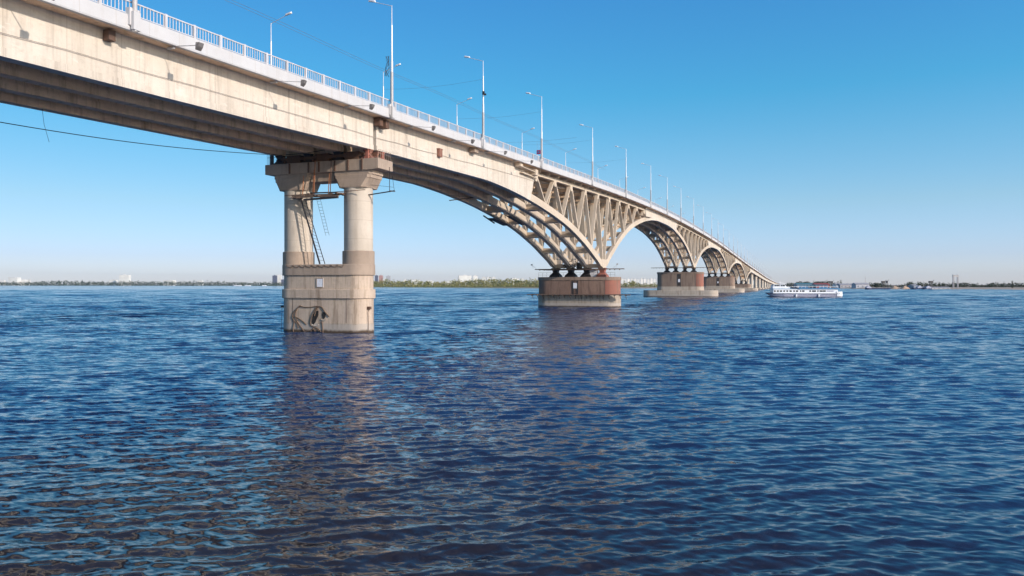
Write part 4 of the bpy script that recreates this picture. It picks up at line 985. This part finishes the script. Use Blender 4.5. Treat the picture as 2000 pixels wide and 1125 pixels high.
def mound(px, w_px, yt, D, label):
    p = far(px, D, .8); R_ = w_px/2/F*D; h = hz(yt, D)-.8; v = []; f = []; n_ = 20
    for i in range(7):
        r = R_*(1-i/6)**.9; z = h*(i/6)
        for j in range(n_): a = 2*math.pi*j/n_; q = 1+.12*math.sin(3*a+px)+.06*math.sin(5*a); v.append((r*q*math.cos(a), r*q*.7*math.sin(a), z))
    for i in range(6):
        for j in range(n_): f.append((i*n_+j, i*n_+(j+1) % n_, (i+1)*n_+(j+1) % n_, (i+1)*n_+j))
    me = bpy.data.meshes.new('sand_heap'); me.from_pydata(v, [], f); me.materials.append(M['sandpile']); me.shade_smooth(); me.update()
    o = bpy.data.objects.new('sand_heap', me); C.objects.link(o); o.location = p; o.rotation_euler = (0, 0, HEAD-math.pi/2); tag(o, label, 'sand heap', 'sand heaps on the right bank')
mound(1747, 22, 558, 885, 'left of the two pale sand heaps on the right bank'); mound(1767, 20, 558, 878, 'right of the two pale sand heaps on the right bank')
def barge(px0, px1, D, label, cabin=0, zt=2.2, mat='navy'):
    p = far((px0+px1)/2, D, 0); w = (px1-px0)/F*D; e = empty('barge', p, HEAD-math.pi/2, label=label, cat='boat', group='boats moored at the right bank')
    MB().sweep([[(x, -y, -.3), (x, y, -.3), (x*1.0, y*1.1, z), (x, -y*1.1, z)] for x, y, z in ((-w/2, .6, zt+.4), (-w*.42, 3, zt), (w*.42, 3, zt), (w/2, 2, zt+.2))]).build('hull', M[mat], e)
    if cabin: MB().box(w*cabin-2.5, w*cabin+2.5, -2, 2, zt, zt+1.6).box(w*cabin-1.2, w*cabin+1.2, -1.5, 1.5, zt+1.6, zt+2.6).build('cabin', M['shipgrey'], e)
barge(1690, 1738, 850, 'long dark barge moored left of the sand heaps', -.38, 1.6); barge(1781, 1800, 822, 'dark tug moored right of the sand heaps', .25, 1.8); barge(1803, 1818, 818, 'small dark boat moored beside the tug', .1, 1.5)
for k, (a, b) in enumerate(((456, 472), (478, 490), (512, 520), (335, 340))):
    barge(a, b, 3300 if k < 3 else 3900, 'tiny white boat off the left bank, %s from the left' % ('second', 'third', 'fourth', 'first')[k], 0, 3.0, 'white')
for px, yt, D, lb in ((894.5, 541, 1900, 'thin dark chimney left of the largest white block'), (1005, 541.5, 1500, 'thin mast above the trees close to the first arch pier'), (1770+34, 549, 1000, 'thin mast on the right bank left of the crane cabin'), (1690, 541, 1150, 'tall thin mast above the long pale warehouse')):
    h = hz(yt, D); e = empty('mast', far(px, D, 0), label=lb, cat='mast'); r = .5*D/F
    MB().lathe(0, 0, [(0, r*1.2), (h*.6, r*.9), (h, r*.5)], 8).build('shaft', M['lampgrey'], e); MB().lathe(0, 0, [(h*.98, r*1.2), (h*1.01, r*1.2)], 8).build('top_ring', M['lampgrey'], e)

# ------------------------------------------------------------------ far bank: vegetation
def crown_blob(V, Fc, c, rx, ry, rz, n_leaf, rs):
    # a crown: leaf clumps scattered through a lumpy ellipsoid
    a = rs.random((n_leaf, 3)); th = a[:, 0]*6.283; u = a[:, 1]*2-1; r = .55+.5*a[:, 2]**.6
    s = np.sqrt(1-u*u); lump = 1+.22*np.sin(th*3+c[0])*s+.18*np.sin(u*5+c[1])
    P = np.stack([np.cos(th)*s*rx*r*lump, np.sin(th)*s*ry*r*lump, u*rz*r*lump], 1)+np.array(c)
    P[:, 2] = np.maximum(P[:, 2], .5)
    sz = (rx+rz)*.5*(.20+.16*rs.random(n_leaf))
    d = rs.normal(size=(n_leaf, 3, 3)); d[:, :, 2] *= .8
    T = P[:, None, :]+d*sz[:, None, None]*.75
    n0 = sum(len(x) for x in V); V.append(T.reshape(-1, 3)); Fc.append((np.arange(n_leaf*3)+n0).reshape(-1, 3))
def make_foliage(name, V, Fc, mat, parent=None):
    V = np.concatenate(V); Fc = np.concatenate(Fc)
    me = bpy.data.meshes.new(name); me.from_pydata(V.tolist(), [], Fc.tolist()); me.materials.append(mat); me.update()
    o = bpy.data.objects.new(name, me); C.objects.link(o)
    if parent: o.parent = parent
    return o
def treeline(name, x0, x1, top, D0, D1, mat, label, step, wpx, leaf=46, jag=1.0):
    rs = np.random.default_rng(abs(int(x0*7+x1))); V = []; Fc = []; px = x0
    while px < x1:
        for row in range(2):
            D = (D0+(D1-D0)*(px-x0)/(x1-x0))*(1+.05*row+.02*rs.random()); yt = top(px)+rs.normal(0, .8*jag)-row*.6
            h = max(2.5, hz(yt, D)*(.75+.25*rs.random())); w = wpx*(.7+.6*rs.random())/F*D
            p = far(px+rs.normal(0, step*.4), D, 0)
            crown_blob(V, Fc, (p.x, p.y, h*.52), w, w, h*.52, leaf, rs)
        px += step
    return tag(make_foliage(name, V, Fc, mat), label, 'trees', kind='stuff')
bk = lambda tab: interp(tab)
treeline('distant_wood', -250, 560, bk([(-250, 550), (0, 551), (60, 550.5), (120, 548.8), (170, 549.2), (230, 551), (262, 549), (300, 550), (350, 549.5), (420, 550), (480, 551), (560, 551)]), 4500, 3500, M['leaf_far'], 'grey-green wood along the distant left bank', 4, 4.2, 40, .7)
treeline('bank_wood', 560, 1060, bk([(560, 549), (728, 546.5), (780, 547), (830, 549), (870, 550), (900, 547), (950, 545.5), (1000, 545), (1060, 545.5)]), 2300, 1260, M['leaf_olive'], 'olive-green trees and bushes on the bank behind the first piers', 3.4, 3.6, 60, 1.1)
treeline('bank_bushes', 728, 1062, bk([(728, 554), (800, 555.5), (870, 556), (950, 554), (1062, 554)]), 1600, 1215, M['leaf_olive'], 'lighter bushes along the water edge behind the first piers', 3.2, 3.2, 44, 1.2)
treeline('bank_scrub', 1205, 1300, bk([(1205, 553), (1222, 551.5), (1238, 549.5), (1255, 553), (1300, 553)]), 1230, 1260, M['leaf_olive'], 'scrub below the white block row right of the first arch pier', 3.0, 3.0, 50, 1.2)
treeline('right_wood', 1535, 1700, bk([(1535, 553), (1555, 551), (1565, 549.5), (1580, 552), (1600, 549.8), (1620, 550), (1640, 554), (1700, 555)]), 1550, 1130, M['leaf_dark'], 'dark trees behind the sheds beyond the ship', 3.5, 3.4, 50, .8)
treeline('right_wood', 1700, 2100, bk([(1700, 553), (1712, 552.5), (1740, 557), (1770, 555.5), (1776, 551.5), (1795, 551.5), (1840, 552.5), (1880, 551.5), (1900, 553), (1920, 556), (1940, 553), (1970, 552.5), (2000, 554), (2100, 553)]), 1060, 960, M['leaf_dark'], 'dark wood behind the beach on the right bank', 3.8, 3.8, 56, .8)
def tree(px, yt, D, wpx, mat, label, name='tree', pop=False):
    rs = np.random.default_rng(int(px)); h = hz(yt, D); w = wpx/2/F*D; p = far(px, D, 0)
    e = empty(name, p, label=label, cat='tree'); V = []; Fc = []
    if pop:
        for k in range(7): crown_blob(V, Fc, (0, 0, h*(.2+.12*k)), w*(1-.10*abs(k-2)), w*(1-.10*abs(k-2)), h*.13, 50, rs)
    else:
        for k in range(9): a = k*2.4; crown_blob(V, Fc, (w*.5*math.cos(a), w*.5*math.sin(a), h*(.45+.05*k)), w*.55, w*.55, h*.18, 50, rs)
    make_foliage('crown', V, Fc, mat, e)
    MB().lathe(0, 0, [(0, h*.035), (h*.4, h*.025), (h*.8, h*.01)], 8).bar((0, 0, h*.35), (w*.5, 0, h*.6), h*.02).bar((0, 0, h*.3), (-w*.5, .5, h*.55), h*.02).build('trunk', M['bark'], e)
tree(1642, 546.8, 1180, 5, M['leaf_dark'], 'pointed dark tree on the bank just right of the ship', 'poplar_tree', True)
tree(1977, 548.5, 860, 4.5, M['leaf_dark'], 'narrow dark poplar on the beach near the right edge', 'poplar_tree', True)
tree(1712, 552.5, 930, 16, M['leaf_dark'], 'round bushy tree left of the dark crane')
tree(1775, 550.8, 960, 9, M['leaf_dark'], 'round dark tree behind the right sand heap')
tree(1576, 549.5, 1400, 14, M['leaf_dark'], 'broad dark tree above the teal roof')
tree(1604, 549.8, 1380, 18, M['leaf_dark'], 'broad dark tree above the red roof')
tree(1237, 548.8, 1200, 8, M['leaf_olive'], 'tallest bushy olive tree below the white block row')
tree(115, 546.8, 4400, 4, M['leaf_far'], 'tree standing taller in the distant left wood, left of two')
tree(160, 547.0, 4400, 4, M['leaf_far'], 'tree standing taller in the distant left wood, right of two')

# ------------------------------------------------------------------ haze
def haze():
    p0 = CAM+FWD*3600; L_ = 8200
    v = MB().box(-2200, 9000, -5200, 6800, -3, 120).build('haze', None if False else bpy.data.materials.new('haze'))
    m = v.data.materials[0]; m.use_nodes = True; t = m.node_tree; t.nodes.clear()
    out = t.nodes.new('ShaderNodeOutputMaterial'); pv = t.nodes.new('ShaderNodeVolumePrincipled')
    pv.inputs['Color'].default_value = (.80, .87, 1.0, 1); pv.inputs['Density'].default_value = .00004; pv.inputs['Anisotropy'].default_value = .3
    t.links.new(pv.outputs[0], out.inputs['Volume']); v['kind'] = 'stuff'; v['label'] = 'thin blue air haze over the river'
haze()
